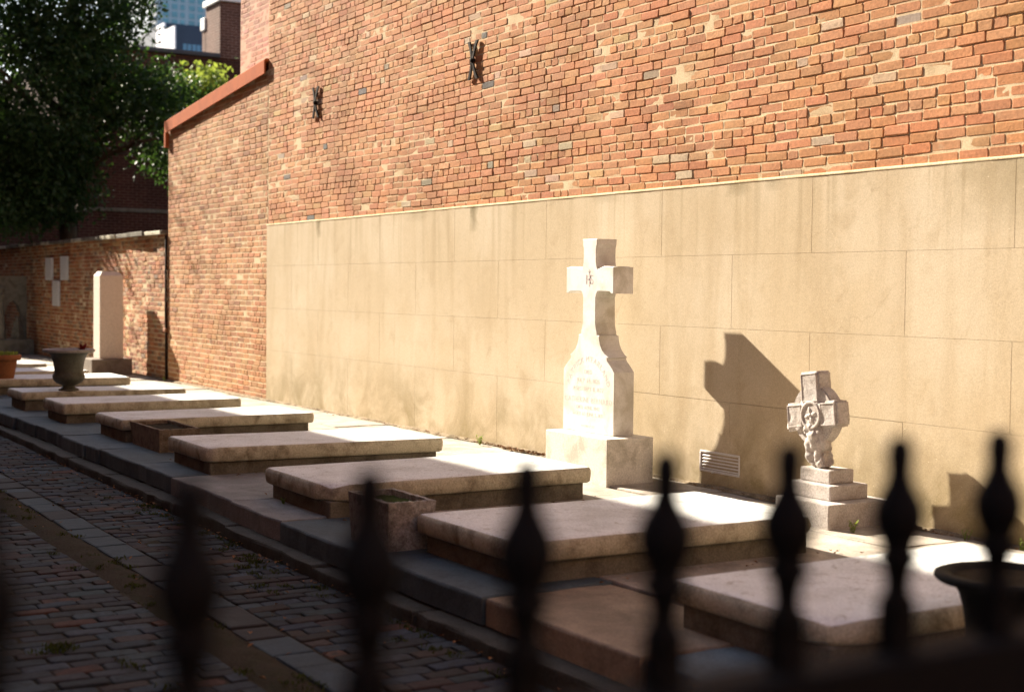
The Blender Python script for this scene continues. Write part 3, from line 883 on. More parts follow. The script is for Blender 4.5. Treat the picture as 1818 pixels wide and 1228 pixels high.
ledger(-24.1, -23.05, -2.9, -1.40, 0.20, 0.09, 'sunlit white ledger tomb farthest along the row, partly behind the terracotta pot', 1)
ledger(-22.0, -21.05, -2.9, -1.25, 0.20, 0.10, 'sunlit white ledger tomb just beyond the obelisk side of the dark urn', 2)
ledger(-20.22, -19.26, -3.02, -1.15, 0.205, T, 'bright ledger tomb behind the dark urn, with the terracotta pot on its end', 3)
ledger(-17.55, -16.75, -3.12, -1.19, 0.21, T, 'ledger tomb that carries the dark urn on its edge', 4)
ledger(-15.92, -15.03, -3.07, -1.12, 0.21, T, 'ledger tomb next to the urn, long shaded front and no planter beside it', 5)
ledger(-13.95, -12.98, -3.02, -1.12, 0.21, T, 'ledger tomb with the small brown stone trough against its side', 6)
ledger(-11.42, -10.42, -3.09, -1.05, 0.21, T, 'ledger tomb between the two stone troughs, chipped at its near corner', 7, ((1, -1, 0.09, 0.03),))
ledger(-9.20, -8.14, -3.10, -1.10, 0.215, T, 'ledger tomb with a broken corner, touching the pedestal of the white cross', 8, ((1, -1, 0.16, 0.07), (0.8, -1, 0.08, 0.03)))
ledger(-6.92, -5.84, -3.10, -1.14, 0.215, T, 'large ledger tomb in front of the wall vent, beside the mottled trough', 9, ((0.97, 0.98, 0.12, 0.03),))
ledger(-4.86, -3.87, -2.93, -1.10, 0.215, T, 'nearest ledger tomb, blurred behind the fence, with chipped corner', 10, ((1, -1, 0.17, 0.06), (0.55, -1, 0.1, 0.025)))

# ------------------------------------------------------------------ tall white cross monument
cr = empty('cross_monument', (-9.1, -0.44, 0), 'tall white marble cross headstone on a block pedestal against the stucco wall', 'headstone')
box('pedestal', -9.455, -8.607, -0.657, -0.235, -0.02, 0.346, M['marble_base'], cr, 0.006, 2)
hp = [(.349, .3475), (.349, .828), (.325, .852), (.285, .885), (.252, .912), (.246, .932), (.262, .938), (.225, .958), (.185, .99), (.158, 1.03), (.143, 1.075), (.140, 1.098), (.112, 1.104), (.108, 1.13), (.094, 1.165), (.088, 1.20), (.086, 1.39), (.095, 1.418), (.112, 1.436), (.135, 1.438), (.27, 1.436), (.292, 1.421), (.322, 1.421), (.322, 1.622), (.30, 1.622), (.26, 1.628), (.19, 1.628), (.135, 1.612), (.112, 1.606), (.098, 1.622), (.087, 1.66), (.084, 1.715), (.086, 1.77), (.096, 1.795), (.098, 1.838)]
xc = -9.102
pts = [(xc + a, z) for a, z in hp] + [(xc - a, z) for a, z in reversed(hp)]
bm = bmesh.new()
fv = [bm.verts.new((x, -0.50, z)) for x, z in pts]
bv = [bm.verts.new((x, -0.315, z)) for x, z in pts]
bm.faces.new(fv); bm.faces.new(bv[::-1])
sides = []
for i in range(len(pts)):
    j = (i + 1) % len(pts)
    bm.faces.new((fv[i], bv[i], bv[j], fv[j]))
bmesh.ops.recalc_face_normals(bm, faces=bm.faces)
fe = [e for e in bm.edges if all(abs(v.co.y + 0.50) < 1e-6 for v in e.verts)] + [e for e in bm.edges if all(abs(v.co.y + 0.315) < 1e-6 for v in e.verts)]
bmesh.ops.bevel(bm, geom=fe, offset=0.004, segments=1, affect='EDGES')
for v in bm.verts: v.co -= Vector((-9.1, -0.44, 0))
put('cross', bm_mesh('cross', bm), cr, (-9.1, -0.44, 0), M['marble'])
def text_mesh(body, size, loc_fn, name='inscription'):
    """letters placed one by one; loc_fn(u) gives (x, z, angle) for distance u from the middle"""
    parts = []
    dg = None
    cu = bpy.data.curves.new('txt', 'FONT'); cu.size = size; cu.extrude = 0.0003
    ob = bpy.data.objects.new('txt', cu); COL.objects.link(ob)
    widths = []
    chars = []
    for ch in body:
        if ch == ' ':
            widths.append(size * 0.35); chars.append(None); continue
        cu.body = ch
        bpy.context.view_layer.update()
        dg = bpy.context.evaluated_depsgraph_get()
        me = bpy.data.meshes.new_from_object(ob.evaluated_get(dg))
        vs = np.array([v.co[:] for v in me.vertices]); fs = [tuple(p.vertices) for p in me.polygons]
        x0, x1 = vs[:, 0].min(), vs[:, 0].max()
        vs[:, 0] -= (x0 + x1) / 2
        widths.append((x1 - x0) + size * 0.16); chars.append((vs, fs))
        bpy.data.meshes.remove(me)
    bpy.data.objects.remove(ob); bpy.data.curves.remove(cu)
    tot = sum(widths); u = -tot / 2
    for w, c in zip(widths, chars):
        if c:
            x, z, a = loc_fn(u + w / 2)
            vs, fs = c
            ca, sa = math.cos(a), math.sin(a)
            V = [(x + p[0] * ca - p[1] * sa, -0.5005 - p[2], z + p[0] * sa + p[1] * ca) for p in vs]
            parts.append((V, fs))
        u += w
    return merge(parts)
Rarc = 0.27
lines = [text_mesh("PATRICK M'FARLAND", 0.062, lambda u: (xc + Rarc * math.sin(u / Rarc), 0.655 + Rarc * math.cos(u / Rarc) - 0.03, -u / Rarc))]
for body, size, z in (('DIED', 0.046, 0.800), ('JULY 24, 1826', 0.048, 0.732), ('AGED SEPT 11, 1877', 0.046, 0.668), ('CATHERINE BERNARD', 0.058, 0.578), ('DIED APRIL 1842', 0.040, 0.525), ('AGED 63 JUNE 5, 1871', 0.040, 0.475), ('REQUIESCAT', 0.030, 0.385)):
    lines.append(text_mesh(body, size, (lambda zz: (lambda u: (xc + u, zz, 0.0)))(z)))
for V, F in lines:
    put('inscription', mesh_of('inscription', np.array(V) - np.array([-9.1, -0.44, 0]), F), cr, (-9.1, -0.44, 0), M['letter'])['kind'] = 'stuff'
em = [text_mesh('IHS', 0.105, lambda u: (xc + u * 0.62, 1.492, 0.0)), text_mesh('+', 0.07, lambda u: (xc + u, 1.565, 0.0)), text_mesh('I', 0.17, lambda u: (xc + u, 1.472, 0.0))]
V, F = merge(em)
put('emblem', mesh_of('emblem', np.array(V) - np.array([-9.1, -0.44, 0]), F), cr, (-9.1, -0.44, 0), M['emblem'])['kind'] = 'stuff'

# ------------------------------------------------------------------ celtic cross on three steps
CB = Vector((-6.70, -0.28, 0))
ce = empty('celtic_cross', CB, 'small grey celtic cross leaning on a rough stem above three stone steps', 'headstone')
box('step', CB.x - .175, CB.x + .31, -0.552, -0.02, -0.02, 0.153, M['celtic'], ce, 0.008, 2)
box('step', CB.x - .165, CB.x + .20, -0.44, -0.12, 0.1535, 0.247, M['celtic'], ce, 0.008, 2)
box('step', CB.x - .135, CB.x + .135, -0.382, -0.178, 0.2475, 0.335, M['celtic'], ce, 0.010, 2)
lean = Matrix.Rotation(math.radians(-7), 4, 'Y')
def celt(name, me):
    o = put(name, me, ce, (CB.x - 0.012, -0.318, 0.335), M['celtic'])
    o.rotation_euler = lean.to_euler()
    return o
# stem: lumpy rock
bm = bmesh.new()
bmesh.ops.create_icosphere(bm, subdivisions=5, radius=1.0)
from mathutils import noise as mn
for v in bm.verts:
    p = v.co.copy()
    t = p.z
    rx = 0.088 + 0.042 * max(0, t) ** 2; ry = 0.064 + 0.004 * max(0, t)
    s_ = (1 - abs(t) ** 6) ** 0.4 / max(1e-4, math.hypot(p.x, p.y)) if abs(t) < 0.999 else 0
    q = Vector((p.x * s_ * rx, p.y * s_ * ry, 0.155 + t * 0.16)) if abs(t) < 0.999 else Vector((0, 0, 0.155 + t * 0.16))
    w = mn.noise(Vector((q.x * 13, q.y * 13, q.z * 7))) * 0.028 + mn.noise(q * 32) * 0.012
    cell = mn.cell(Vector((q.x * 16 + 3, q.y * 14, q.z * 9))) * 0.016
    d = Vector((q.x, q.y, 0)); d = d.normalized() if d.length > 1e-5 else d
    v.co = q + d * (w + cell - 0.006)
celt('stem', bm_mesh('stem', bm, True))
def prism(name, outline, y0, y1, c=0.006, bev=True):
    bm = bmesh.new()
    f = [bm.verts.new((x, y0, z)) for x, z in outline]; b = [bm.verts.new((x, y1, z)) for x, z in outline]
    bm.faces.new(f); bm.faces.new(b[::-1])
    for i in range(len(outline)):
        j = (i + 1) % len(outline)
        bm.faces.new((f[i], b[i], b[j], f[j]))
    bmesh.ops.recalc_face_normals(bm, faces=bm.faces)
    if bev:
        bmesh.ops.bevel(bm, geom=list(bm.edges), offset=c, segments=2, affect='EDGES')
    return bm
zc = 0.335
arm, hw, tp, bt = 0.228, 0.083, 0.277, 0.10
rr = random.Random(9)
o = [(-hw, zc - hw), (-hw - .01, zc - bt - .02), (-.04, zc - bt - .05), (.03, zc - bt - .055), (hw, zc - bt - .01), (hw, zc - hw), (arm, zc - hw), (arm, zc + hw), (hw, zc + hw), (hw, zc + tp), (-hw, zc + tp), (-hw, zc + hw), (-arm, zc + hw), (-arm, zc - hw - .005), (-arm + .03, zc - hw - .02), (-arm + .06, zc - hw + .0), (-arm + .10, zc - hw - .025), (-hw - .02, zc - hw - .02)]
def weathered(bm, amt, sc_):
    bmesh.ops.triangulate(bm, faces=bm.faces)
    bmesh.ops.subdivide_edges(bm, edges=[e for e in bm.edges if e.calc_length() > 0.03], cuts=3, use_grid_fill=True)
    bmesh.ops.subdivide_edges(bm, edges=[e for e in bm.edges if e.calc_length() > 0.025], cuts=2, use_grid_fill=True)
    bm.normal_update()
    for v in bm.verts:
        low = max(0.0, 1 - (v.co.z - (zc - 0.13)) / 0.10) if v.co.z < zc else 0.0
        d = mn.noise(v.co * sc_) * amt * (1 + 4 * low) + mn.noise(v.co * sc_ * 2.7) * amt * 0.5
        v.co += v.normal * d
    return bm
celt('cross_head', bm_mesh('cross_head', weathered(prism('cross_head', o, -0.060, 0.062, 0.012), 0.0036, 20), True))
ring = [(0.190 * math.cos(2 * math.pi * k / 40), zc + 0.190 * math.sin(2 * math.pi * k / 40)) for k in range(40)]
celt('ring', bm_mesh('ring', prism('ring', ring, -0.046, 0.048, 0.008)))
# raised panel borders, medallion with a small cross flower
def border(x0, x1, z0, z1, w=0.008):
    parts = []
    b = bmesh.new()
    for (p, q, s_, t_) in ((x0, x1, z1 - w, z1), (x0, x1, z0, z0 + w), (x0, x0 + w, z0 + w, z1 - w), (x1 - w, x1, z0 + w, z1 - w)):
        box_bm(b, p, q, -0.0640, -0.055, s_, t_, 0.002)
    return b
celt('panel_border', bm_mesh('panel_border', border(-hw + .012, hw - .012, zc + .085, zc + tp - .012)))
celt('panel_border', bm_mesh('panel_border', border(.088, arm - .012, zc - hw + .012, zc + hw - .012)))
celt('panel_border', bm_mesh('panel_border', border(-arm + .012, -.088, zc - hw + .012, zc + hw - .012)))
V, F = [], []
nr = 36
prof = [(0.092, -0.058), (0.091, -0.065), (0.085, -0.0695), (0.077, -0.0695), (0.071, -0.065), (0.070, -0.062)]
for r_, y_ in prof:
    for k in range(nr):
        a = 2 * math.pi * k / nr
        V.append((r_ * math.cos(a), y_, zc + r_ * math.sin(a)))
F = [(i * nr + k, i * nr + (k + 1) % nr, (i + 1) * nr + (k + 1) % nr, (i + 1) * nr + k) for i in range(5) for k in range(nr)]
F.append(tuple(5 * nr + k for k in range(nr)))
celt('medallion', bm_mesh('medallion', (lambda b: (b.from_mesh(mesh_of('t', V, F)), b)[1])(bmesh.new())))
bm = bmesh.new()
for k in range(4):
    a = math.pi / 2 * k + 0.2
    mt = Matrix.Translation((0.03 * math.cos(a), -0.0615, zc + 0.03 * math.sin(a))) @ Matrix.Rotation(-a, 4, 'Y') @ Matrix.Diagonal((0.026, 0.008, 0.014, 1))
    bmesh.ops.create_icosphere(bm, subdivisions=2, radius=1.0, matrix=mt)
bmesh.ops.create_icosphere(bm, subdivisions=2, radius=0.012, matrix=Matrix.Translation((0, -0.064, zc)))
celt('flower', bm_mesh('flower', bm, True))

# ------------------------------------------------------------------ obelisk
ob = empty('obelisk', (-23.17, -0.43, 0), 'pale granite pillar headstone with chamfered top standing against the garden wall', 'headstone')
box('plinth', -23.50, -22.86, -0.75, -0.10, -0.02, 0.262, M['plinth_dark'], ob, 0.012, 2)
bm = bmesh.new()
b0 = [(-.195, -.165), (.195, -.165), (.195, .215), (-.195, .215)]
rings_ = [(0.2625, 1.0), (1.60, 0.985), (1.665, 0.70)]
vv = [[bm.verts.new((x * k, y * k + 0.0, z)) for x, y in b0] for z, k in rings_]
for i in range(2):
    for k in range(4):
        bm.faces.new((vv[i][k], vv[i][(k + 1) % 4], vv[i + 1][(k + 1) % 4], vv[i + 1][k]))
bm.faces.new(vv[2]); bm.faces.new(vv[0][::-1])
bmesh.ops.recalc_face_normals(bm, faces=bm.faces)
bmesh.ops.bevel(bm, geom=list(bm.edges), offset=0.005, segments=2, affect='EDGES')
put('shaft', bm_mesh('shaft', bm), ob, (-23.17, -0.43, 0), M['granite'])

# ------------------------------------------------------------------ dark stele at the far end
st = empty('stele', (-30.4, -0.42, 0), 'dark lichened stele with spire and ball finial at the far end of the garden wall', 'headstone')
box('plinth', -30.75, -30.10, -0.75, -0.06, -0.02, 0.32, M['greystone'], st, 0.015, 2)
arch = [(-.30, .33), (-.30, 1.62), (.28, 1.62), (.28, .33), (.17, .33), (.17, .82), (.10, 1.02), (.0, 1.12), (-.10, 1.02), (-.17, .82), (-.17, .33)]
bm = prism('t', [(y, z) for y, z in arch], 0, 0.22, 0.01)
for v in bm.verts: v.co = Vector((-v.co.y + 0.02, v.co.x, v.co.z))
put('arched_slab', bm_mesh('arched_slab', bm), st, (-30.4, -0.42, 0), M['greystone'])
V, F = lathe([(0.085, 0.33), (0.08, 0.55), (0.055, 0.95), (0.045, 1.18), (0.07, 1.19), (0.07, 1.23), (0.045, 1.25), (0.065, 1.30), (0.07, 1.335), (0.055, 1.38), (0.01, 1.40)], 16)
put('spire', mesh_of('spire', [(x + 0.13, y - 0.25, z) for x, y, z in V], F), st, (-30.4, -0.42, 0), M['greystone'])
V, F = lathe([(0.13, 0.33), (0.135, 0.40), (0.10, 0.55), (0.055, 0.70), (0.03, 0.74), (0.035, 0.775), (0.012, 0.80)], 4)
put('pyramid', mesh_of('pyramid', [(x + 0.16, y + 0.06, z) for x, y, z in V], F), st, (-30.4, -0.42, 0), M['greystone'])

# ------------------------------------------------------------------ troughs, urns, pot
def trough(x0, x1, y0, y1, z1, label, mat, moss):
    cx, cy = (x0 + x1) / 2, (y0 + y1) / 2
    root = empty('stone_trough', (cx, cy, 0), label, 'trough', 'stone flower troughs beside the tombs')
    hx, hy = (x1 - x0) / 2, (y1 - y0) / 2
    w, b = 0.028, 0.92
    V, F = [], []
    rings_ = [(hx * b, hy * b, 0.0), (hx, hy, z1), (hx - w, hy - w, z1), (hx - w, hy - w, z1 - 0.075)]
    r = random.Random(int(x0 * 10))
    n = 12
    for (ax, ay, z) in rings_:
        c = [(-ax, -ay), (ax, -ay), (ax, ay), (-ax, ay)]
        for k in range(4):
            for i in range(n):
                t = i / n
                V.append((c[k][0] + (c[(k + 1) % 4][0] - c[k][0]) * t + r.uniform(-.003, .003), c[k][1] + (c[(k + 1) % 4][1] - c[k][1]) * t + r.uniform(-.003, .003), z + r.uniform(-.003, .003)))
    m = 4 * n
    for i in range(3):
        for k in range(m):
            F.append((i * m + k, i * m + (k + 1) % m, (i + 1) * m + (k + 1) % m, (i + 1) * m + k))
    F.append(tuple(range(m))[::-1])
    put('box', mesh_of('box', V, F), root, (cx, cy, 0), mat)
    V = [(x, y, z1 - 0.045 + 0.025 * float(vnoise(x * 20 + 9, y * 20 + 3, 4))) for x in np.linspace(-hx + w + .002, hx - w - .002, 14) for y in np.linspace(-hy + w + .002, hy - w - .002, 10)]
    F = [(i * 10 + j, (i + 1) * 10 + j, (i + 1) * 10 + j + 1, i * 10 + j + 1) for i in range(13) for j in range(9)]
    put('soil', mesh_of('soil', V, F, True), root, (cx, cy, 0), M['moss'] if moss else M['soil'])
trough(-12.90, -12.02, -2.97, -2.60, 0.205, 'plain brown stone trough, empty, beside a ledger tomb', M['trough'], False)
trough(-7.46, -6.93, -3.26, -2.97, 0.275, 'mottled pinkish stone trough with mossy soil, half hidden behind a fence picket', M['trough_light'], True)

def urn(loc, label, s_=1.0, rim=True, body=None):
    body = body or M['urn']
    root = empty('urn', loc, label, 'urn', 'campana garden urns among the tombs')
    pr = [(0.098, 0.0), (0.098, 0.016), (0.085, 0.024), (0.062, 0.036), (0.055, 0.048), (0.075, 0.058), (0.120, 0.078), (0.150, 0.110), (0.158, 0.142), (0.150, 0.168), (0.140, 0.180), (0.140, 0.20), (0.144, 0.24), (0.152, 0.29), (0.166, 0.34), (0.185, 0.372), (0.205, 0.384)]
    V, F = lathe([(r * s_, z * s_) for r, z in pr], 40)
    put('bowl', mesh_of('bowl', V, F, True), root, loc, body)
    pr = [(0.205, 0.3845), (0.245, 0.388), (0.258, 0.400), (0.256, 0.414), (0.240, 0.420), (0.205, 0.416), (0.19, 0.395)]
    V, F = lathe([(r * s_, z * s_) for r, z in pr], 40)
    put('rim', mesh_of('rim', V, F, True), root, loc, M['urn_rim'] if rim else body)
    V = [(0.188 * s_ * math.cos(a), 0.188 * s_ * math.sin(a), 0.40 * s_) for a in np.linspace(0, 2 * math.pi, 28, endpoint=False)]
    put('soil', mesh_of('soil', V, [tuple(range(28))]), root, loc, M['soil'])
    # flutes on the belly
    parts = []
    for k in range(20):
        a = 2 * math.pi * k / 20
        parts.append(tube([((0.10 + 0.055 * math.sin(t * 1.4)) * s_ * math.cos(a), (0.10 + 0.055 * math.sin(t * 1.4)) * s_ * math.sin(a), (0.068 + 0.09 * t) * s_) for t in (0.1, 0.4, 0.7, 1.0)], [0.006, 0.011, 0.012, 0.006], 6))
    V, F = merge(parts)
    put('gadroons', mesh_of('gadroons', [tuple(v) for v in V], F, True), root, loc, body)['kind'] = 'stuff'
    return root
urn((-16.87, -2.56, 0.211), 'dark campana urn with pale rim standing on a ledger tomb', 1.16)
urn((-3.52, -2.40, 0.0), 'dark blurred urn behind the fence at the right edge, beside the nearest tomb', 1.0, False, M['urn_shaded'])

# red leaved plant in the urn
pl = empty('red_plant', (-16.79, -2.43, 0.675), 'small dark red plant growing in the dark urn', 'plant')
parts = []
rr = random.Random(4)
def leaf_shape(p, d, upv, L, W, fold=0.25):
    d = Vector(d).normalized(); s_ = d.cross(Vector(upv)).normalized(); n = s_.cross(d)
    p = Vector(p)
    pts = [p, p + d * L * .45 + s_ * W + n * fold * W, p + d * L, p + d * L * .45 - s_ * W + n * fold * W]
    return [tuple(x) for x in pts], [(0, 1, 2), (0, 2, 3)]
for k in range(12):
    a = rr.uniform(0, 6.28); e = rr.uniform(0.4, 1.3)
    d = (math.cos(a) * math.cos(e), math.sin(a) * math.cos(e), math.sin(e))
    parts.append(leaf_shape((0, 0, 0), d, (0.1, 0.2, 1), rr.uniform(.07, .13), rr.uniform(.015, .028)))
V, F = merge(parts)
put('leaves', mesh_of('leaves', V, F), pl, (-16.79, -2.43, 0.675), M['red_leaf'])

pot = empty('flower_pot', (-19.47, -2.80, 0.206), 'terracotta pot of pale green sprouts at the left edge', 'pot')
PL = (-19.47, -2.80, 0.206)
V, F = lathe([(0.15, 0.0), (0.155, 0.01), (0.195, 0.22), (0.20, 0.235), (0.235, 0.24), (0.245, 0.26), (0.247, 0.30), (0.238, 0.315), (0.215, 0.312), (0.205, 0.285)], 36)
put('body', mesh_of('body', V, F, True), pot, PL, M['terracotta'])
V = [(0.207 * math.cos(a), 0.207 * math.sin(a), 0.292) for a in np.linspace(0, 2 * math.pi, 28, endpoint=False)]
put('soil', mesh_of('soil', V, [tuple(range(28))]), pot, PL, M['soil'])
parts = []
for k in range(260):
    a = rr.uniform(0, 6.28); r_ = 0.2 * math.sqrt(rr.random())
    parts.append(leaf_shape((r_ * math.cos(a), r_ * math.sin(a), 0.29 + rr.uniform(0, .03)), (rr.uniform(-.8, .8), rr.uniform(-.8, .8), 1), (rr.random(), rr.random(), 0.3), rr.uniform(.03, .06), rr.uniform(.008, .014)))
V, F = merge(parts)
put('sprouts', mesh_of('sprouts', V, F), pot, PL, M['leaf_light'])['kind'] = 'stuff'

# ------------------------------------------------------------------ weeds and litter
def weed(loc, h, n, label, mat=None, spread=0.5):
    root = empty('weed', loc, label, 'weed', 'weeds growing from the joints')
    r = random.Random(int(loc[0] * 100 + loc[1] * 10))
    parts = []
    for k in range(n):
        a = r.uniform(0, 6.28); ln = h * r.uniform(0.5, 1.0)
        d = Vector((math.cos(a) * spread * r.uniform(.2, 1), math.sin(a) * spread * r.uniform(.2, 1), 1)).normalized()
        p0 = Vector((r.uniform(-.03, .03) * h * 6, r.uniform(-.02, .02) * h * 4, 0))
        for j in range(7):
            q = p0 + d * ln * (0.15 + 0.13 * j)
            b = a + j * 2.4
            parts.append(leaf_shape(q, (math.cos(b), math.sin(b), 0.6), (0, 0, 1), ln * .28, ln * .07))
        parts.append(tube([p0, p0 + d * ln], [0.0022, 0.001], 4))
    V, F = merge(parts)
    put('stems', mesh_of('stems', [tuple(v) for v in V], F), root, loc, mat or M['weed'])
weed((-6.27, -0.47, 0.0), 0.085, 7, 'bright yellow-green weed at the foot of the celtic cross steps', M['leaf_light'])
weed((-6.05, -0.36, 0.0), 0.05, 4, 'tiny weed just right of the bright weed by the celtic cross')
weed((-5.75, -0.07, 0.0), 0.07, 5, 'dark green weed against the stucco between two fence pickets')
weed((-5.35, -0.06, 0.0), 0.08, 6, 'small weed at the wall foot near the shadow of the celtic cross')
weed((-11.45, -0.12, 0.0), 0.10, 9, 'pale weed clump at the foot of the stucco wall left of the white cross', M['leaf_light'])
weed((-5.95, -1.35, 0.0), 0.10, 5, 'broad green weed in the shade beside the large ledger tomb')
weed((-21.15, -0.10, 0.0), 0.09, 5, 'weed sprouting in the corner beside the thin shadow-gap tube')
weed((-8.85, -3.10, 0.0), 0.05, 12, 'low green weeds along the plinth of the tomb with the broken corner')
parts = []
r = random.Random(77)
for k in range(900):
    t = r.random()
    if t < 0.55: p = (r.uniform(-17, -2), -0.03 - abs(r.gauss(0, .04)), 0.01)
    elif t < 0.68:
        b_ = r.choice([-15.0, -12.95, -10.38, -8.08, -5.78, -9.25, -11.46, -6.98]); p = (b_ + r.gauss(0, .05), r.uniform(-3.1, -0.9), 0.008)
    elif t < 0.85: p = (r.uniform(-14, -3), -3.49 - abs(r.gauss(0, .06)), -0.185)
    else: p = (r.uniform(-14, -3), r.uniform(-4.6, -3.5), -0.187)
    if t < .55 and r.random() < .6: p = (r.gauss(-10.8, .35), p[1], p[2])
    a = r.uniform(0, 6.28)
    parts.append(leaf_shape(p, (math.cos(a), math.sin(a), r.uniform(0, .5)), (0, 0.2, 1), r.uniform(.015, .04), r.uniform(.005, .014), .6))
V, F = merge(parts)
tag(put('leaf_litter', mesh_of('leaf_litter', V, F), None, (0, 0, 0), M['dry_leaf']), 'dry brown leaves and crumbs scattered along the wall foot and kerb', 'leaf litter', kind='stuff')
parts = []
for k in range(120):
    if k >= 70: cx, cy = r.uniform(-13, -3.5), -4.43 + r.gauss(0, .07)
    elif r.random() < 0.5: cx, cy = r.uniform(-11, -4), -3.52 - abs(r.gauss(0, .12))
    else: cx, cy = r.choice([(-8.0, -3.62), (-7.7, -3.68), (-7.3, -3.86), (-10.4, -3.5), (-9.9, -3.6), (-6.5, -5.1), (-5.9, -4.9)]); cx += r.gauss(0, .1); cy += r.gauss(0, .05)
    for j in range(26):
        px, py = cx + r.gauss(0, .03), cy + r.gauss(0, .022)
        parts.append(leaf_shape((px, py, -0.2), (r.uniform(-.7, .7), r.uniform(-.7, .7), 1), (r.random(), r.random(), .2), r.uniform(.015, .03), r.uniform(.003, .006)))
V, F = merge(parts)
tag(put('moss', mesh_of('moss', V, F), None, (0, 0, 0), M['moss']), 'tufts of moss growing between the alley bricks', 'moss', kind='stuff')

# ------------------------------------------------------------------ iron fence
XF, YF0, YF1 = -0.95, -11.0, -1.0
fence = empty('iron_fence', (XF, -6, -0.2), 'black iron picket fence with spear finials, blurred in front', 'fence')
pk_prof = [(0.003, 1.308), (0.009, 1.305), (0.0125, 1.297), (0.0130, 1.287), (0.0120, 1.278), (0.0120, 1.270), (0.0150, 1.261), (0.0205, 1.251), (0.0245, 1.240), (0.0250, 1.230), (0.0225, 1.219), (0.0180, 1.209), (0.0155, 1.201), (0.0205, 1.197), (0.0215, 1.191), (0.0155, 1.186), (0.0125, 1.172), (0.0125, 1.162), (0.0185, 1.152), (0.0185, 1.142)]
V1, F1 = lathe([(r_, z + 0.200) for r_, z in reversed(pk_prof)], 14)
bm = bmesh.new()
box_bm(bm, -0.014, 0.014, -0.014, 0.014, 0.02, 1.348, 0.002)
tmp = bm_mesh('t', bm)
V2 = [tuple(v.co) for v in tmp.vertices]; F2 = [tuple(p.vertices) for p in tmp.polygons]
me_p = mesh_of('picket', V2, F2); me_p.materials.append(M['iron'])
me_f = mesh_of('finial', V1, F1, True); me_f.materials.append(M['iron'])
k = 0
y = -6.3287 - 0.1364 * 34
while y < YF1:
    p = put('picket', me_p, fence, (XF, y, -0.2))
    f = put('finial', me_f, p, (XF, y, -0.2))
    f.rotation_euler.z = random.uniform(0, 3)
    y += 0.1364
box('rail', XF - 0.028, XF + 0.028, YF0, YF1, 1.040, 1.105, M['iron'], fence, 0.003)
box('rail', XF - 0.020, XF + 0.020, YF0, YF1, 0.02, 0.055, M['iron'], fence, 0.003)
box('fence_kerb', XF - 0.14, XF + 0.14, YF0, YF1, -0.25, -0.12, M['ledge'], fence, 0.02)

# ------------------------------------------------------------------ dark building behind the garden wall
db = empty('dark_brick_house', (-40, 6, 0), 'dark shaded brick house with chimney rising behind the garden wall and tree', 'house')
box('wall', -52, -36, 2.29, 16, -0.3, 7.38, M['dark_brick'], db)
box('parapet', -52.1, -35.9, 2.22, 5.935, 7.382, 7.50, M['slate'], db, 0.02)
box('chimney', -37.12, -35.97, 5.94, 6.56, 7.3835, 8.86, M['chimney_brick'], db, 0.01)
box('chimney_cap', -37.2, -35.9, 5.88, 6.62, 8.862, 9.02, M['roof_white'], db, 0.01)
box('chimney_shoulder', -37.42, -37.122, 5.94, 6.5, 7.5015, 8.28, M['chimney_brick'], db, 0.03)
box('chimney_hood', -37.45, -37.1, 5.90, 6.52, 8.282, 8.62, M['roof_white'], db, 0.02)
box('annex', -42, -36.4, -9, 2.288, -0.3, 3.25, M['dark_brick'], db)
box('string_course', -36.0 + 0.001, -35.96, 2.25, 16, 3.30, 3.40, M['tomb_base'], db, 0.01)
for yy in (9.0, 12.5):
    w_ = box('window', -35.998, -35.97, yy, yy + 1.1, 4.4, 6.2, M['church_glass'], db)

pale = empty('pale_house', (-64, 9, 0), 'far cream house glimpsed through a gap in the tree', 'house')
box('wall', -72, -58, 7.45, 16, -0.3, 7.7, M['white_paint'], pale)
bm = bmesh.new()
put('roof', mesh_of('roof', [(-8.4, -1.9, 7.7), (6.4, -1.9, 7.7), (6.4, 7.4, 7.7), (-8.4, 7.4, 7.7), (-8.4, 2.7, 8.5), (6.4, 2.7, 8.5)], [(0, 1, 5, 4), (2, 3, 4, 5), (1, 2, 5), (0, 4, 3), (3, 2, 1, 0)]), pale, (-64, 9, 0), M['slate'])
for xx in (-70, -66.5, -62.5):
    box('window', xx, xx + 1.1, 7.42, 7.449, 4.4, 6.1, M['church_glass'], pale)

wh = empty('white_building', (-97, 30, 0), 'modern building with white side and dark blue front beyond the roofline', 'building')
box('dark_wall', -104, -90, 21.92, 40, -0.3, 18.12, M['navy'], wh)
box('white_wall', -92.2, -90.02, 21.80, 21.918, -0.3, 18.12, M['white_paint'], wh)
box('white_wall', -93.9, -92.202, 21.80, 21.918, -0.3, 18.65, M['white_paint'], wh)
box('parapet', -104, -92.2, 21.92, 40, 18.122, 18.65, M['navy'], wh)
for k in range(5):
    for rw in range(2):
        zz = 16.45 - rw * 0.02 if rw == 0 else 15.7
        wdw = box('window', -89.998, -89.95, 22.35 + k * 0.62, 22.35 + k * 0.62 + 0.54, zz, zz + 0.56, M['blue_glass'], wh)
        bm = bmesh.new()
        box_bm(bm, 0, 0.02, 0.25, 0.29, 0, 0.56); 
        put('mullion', bm_mesh('mullion', bm), wdw, (-89.948, 22.35 + k * 0.62, zz), M['navy'])

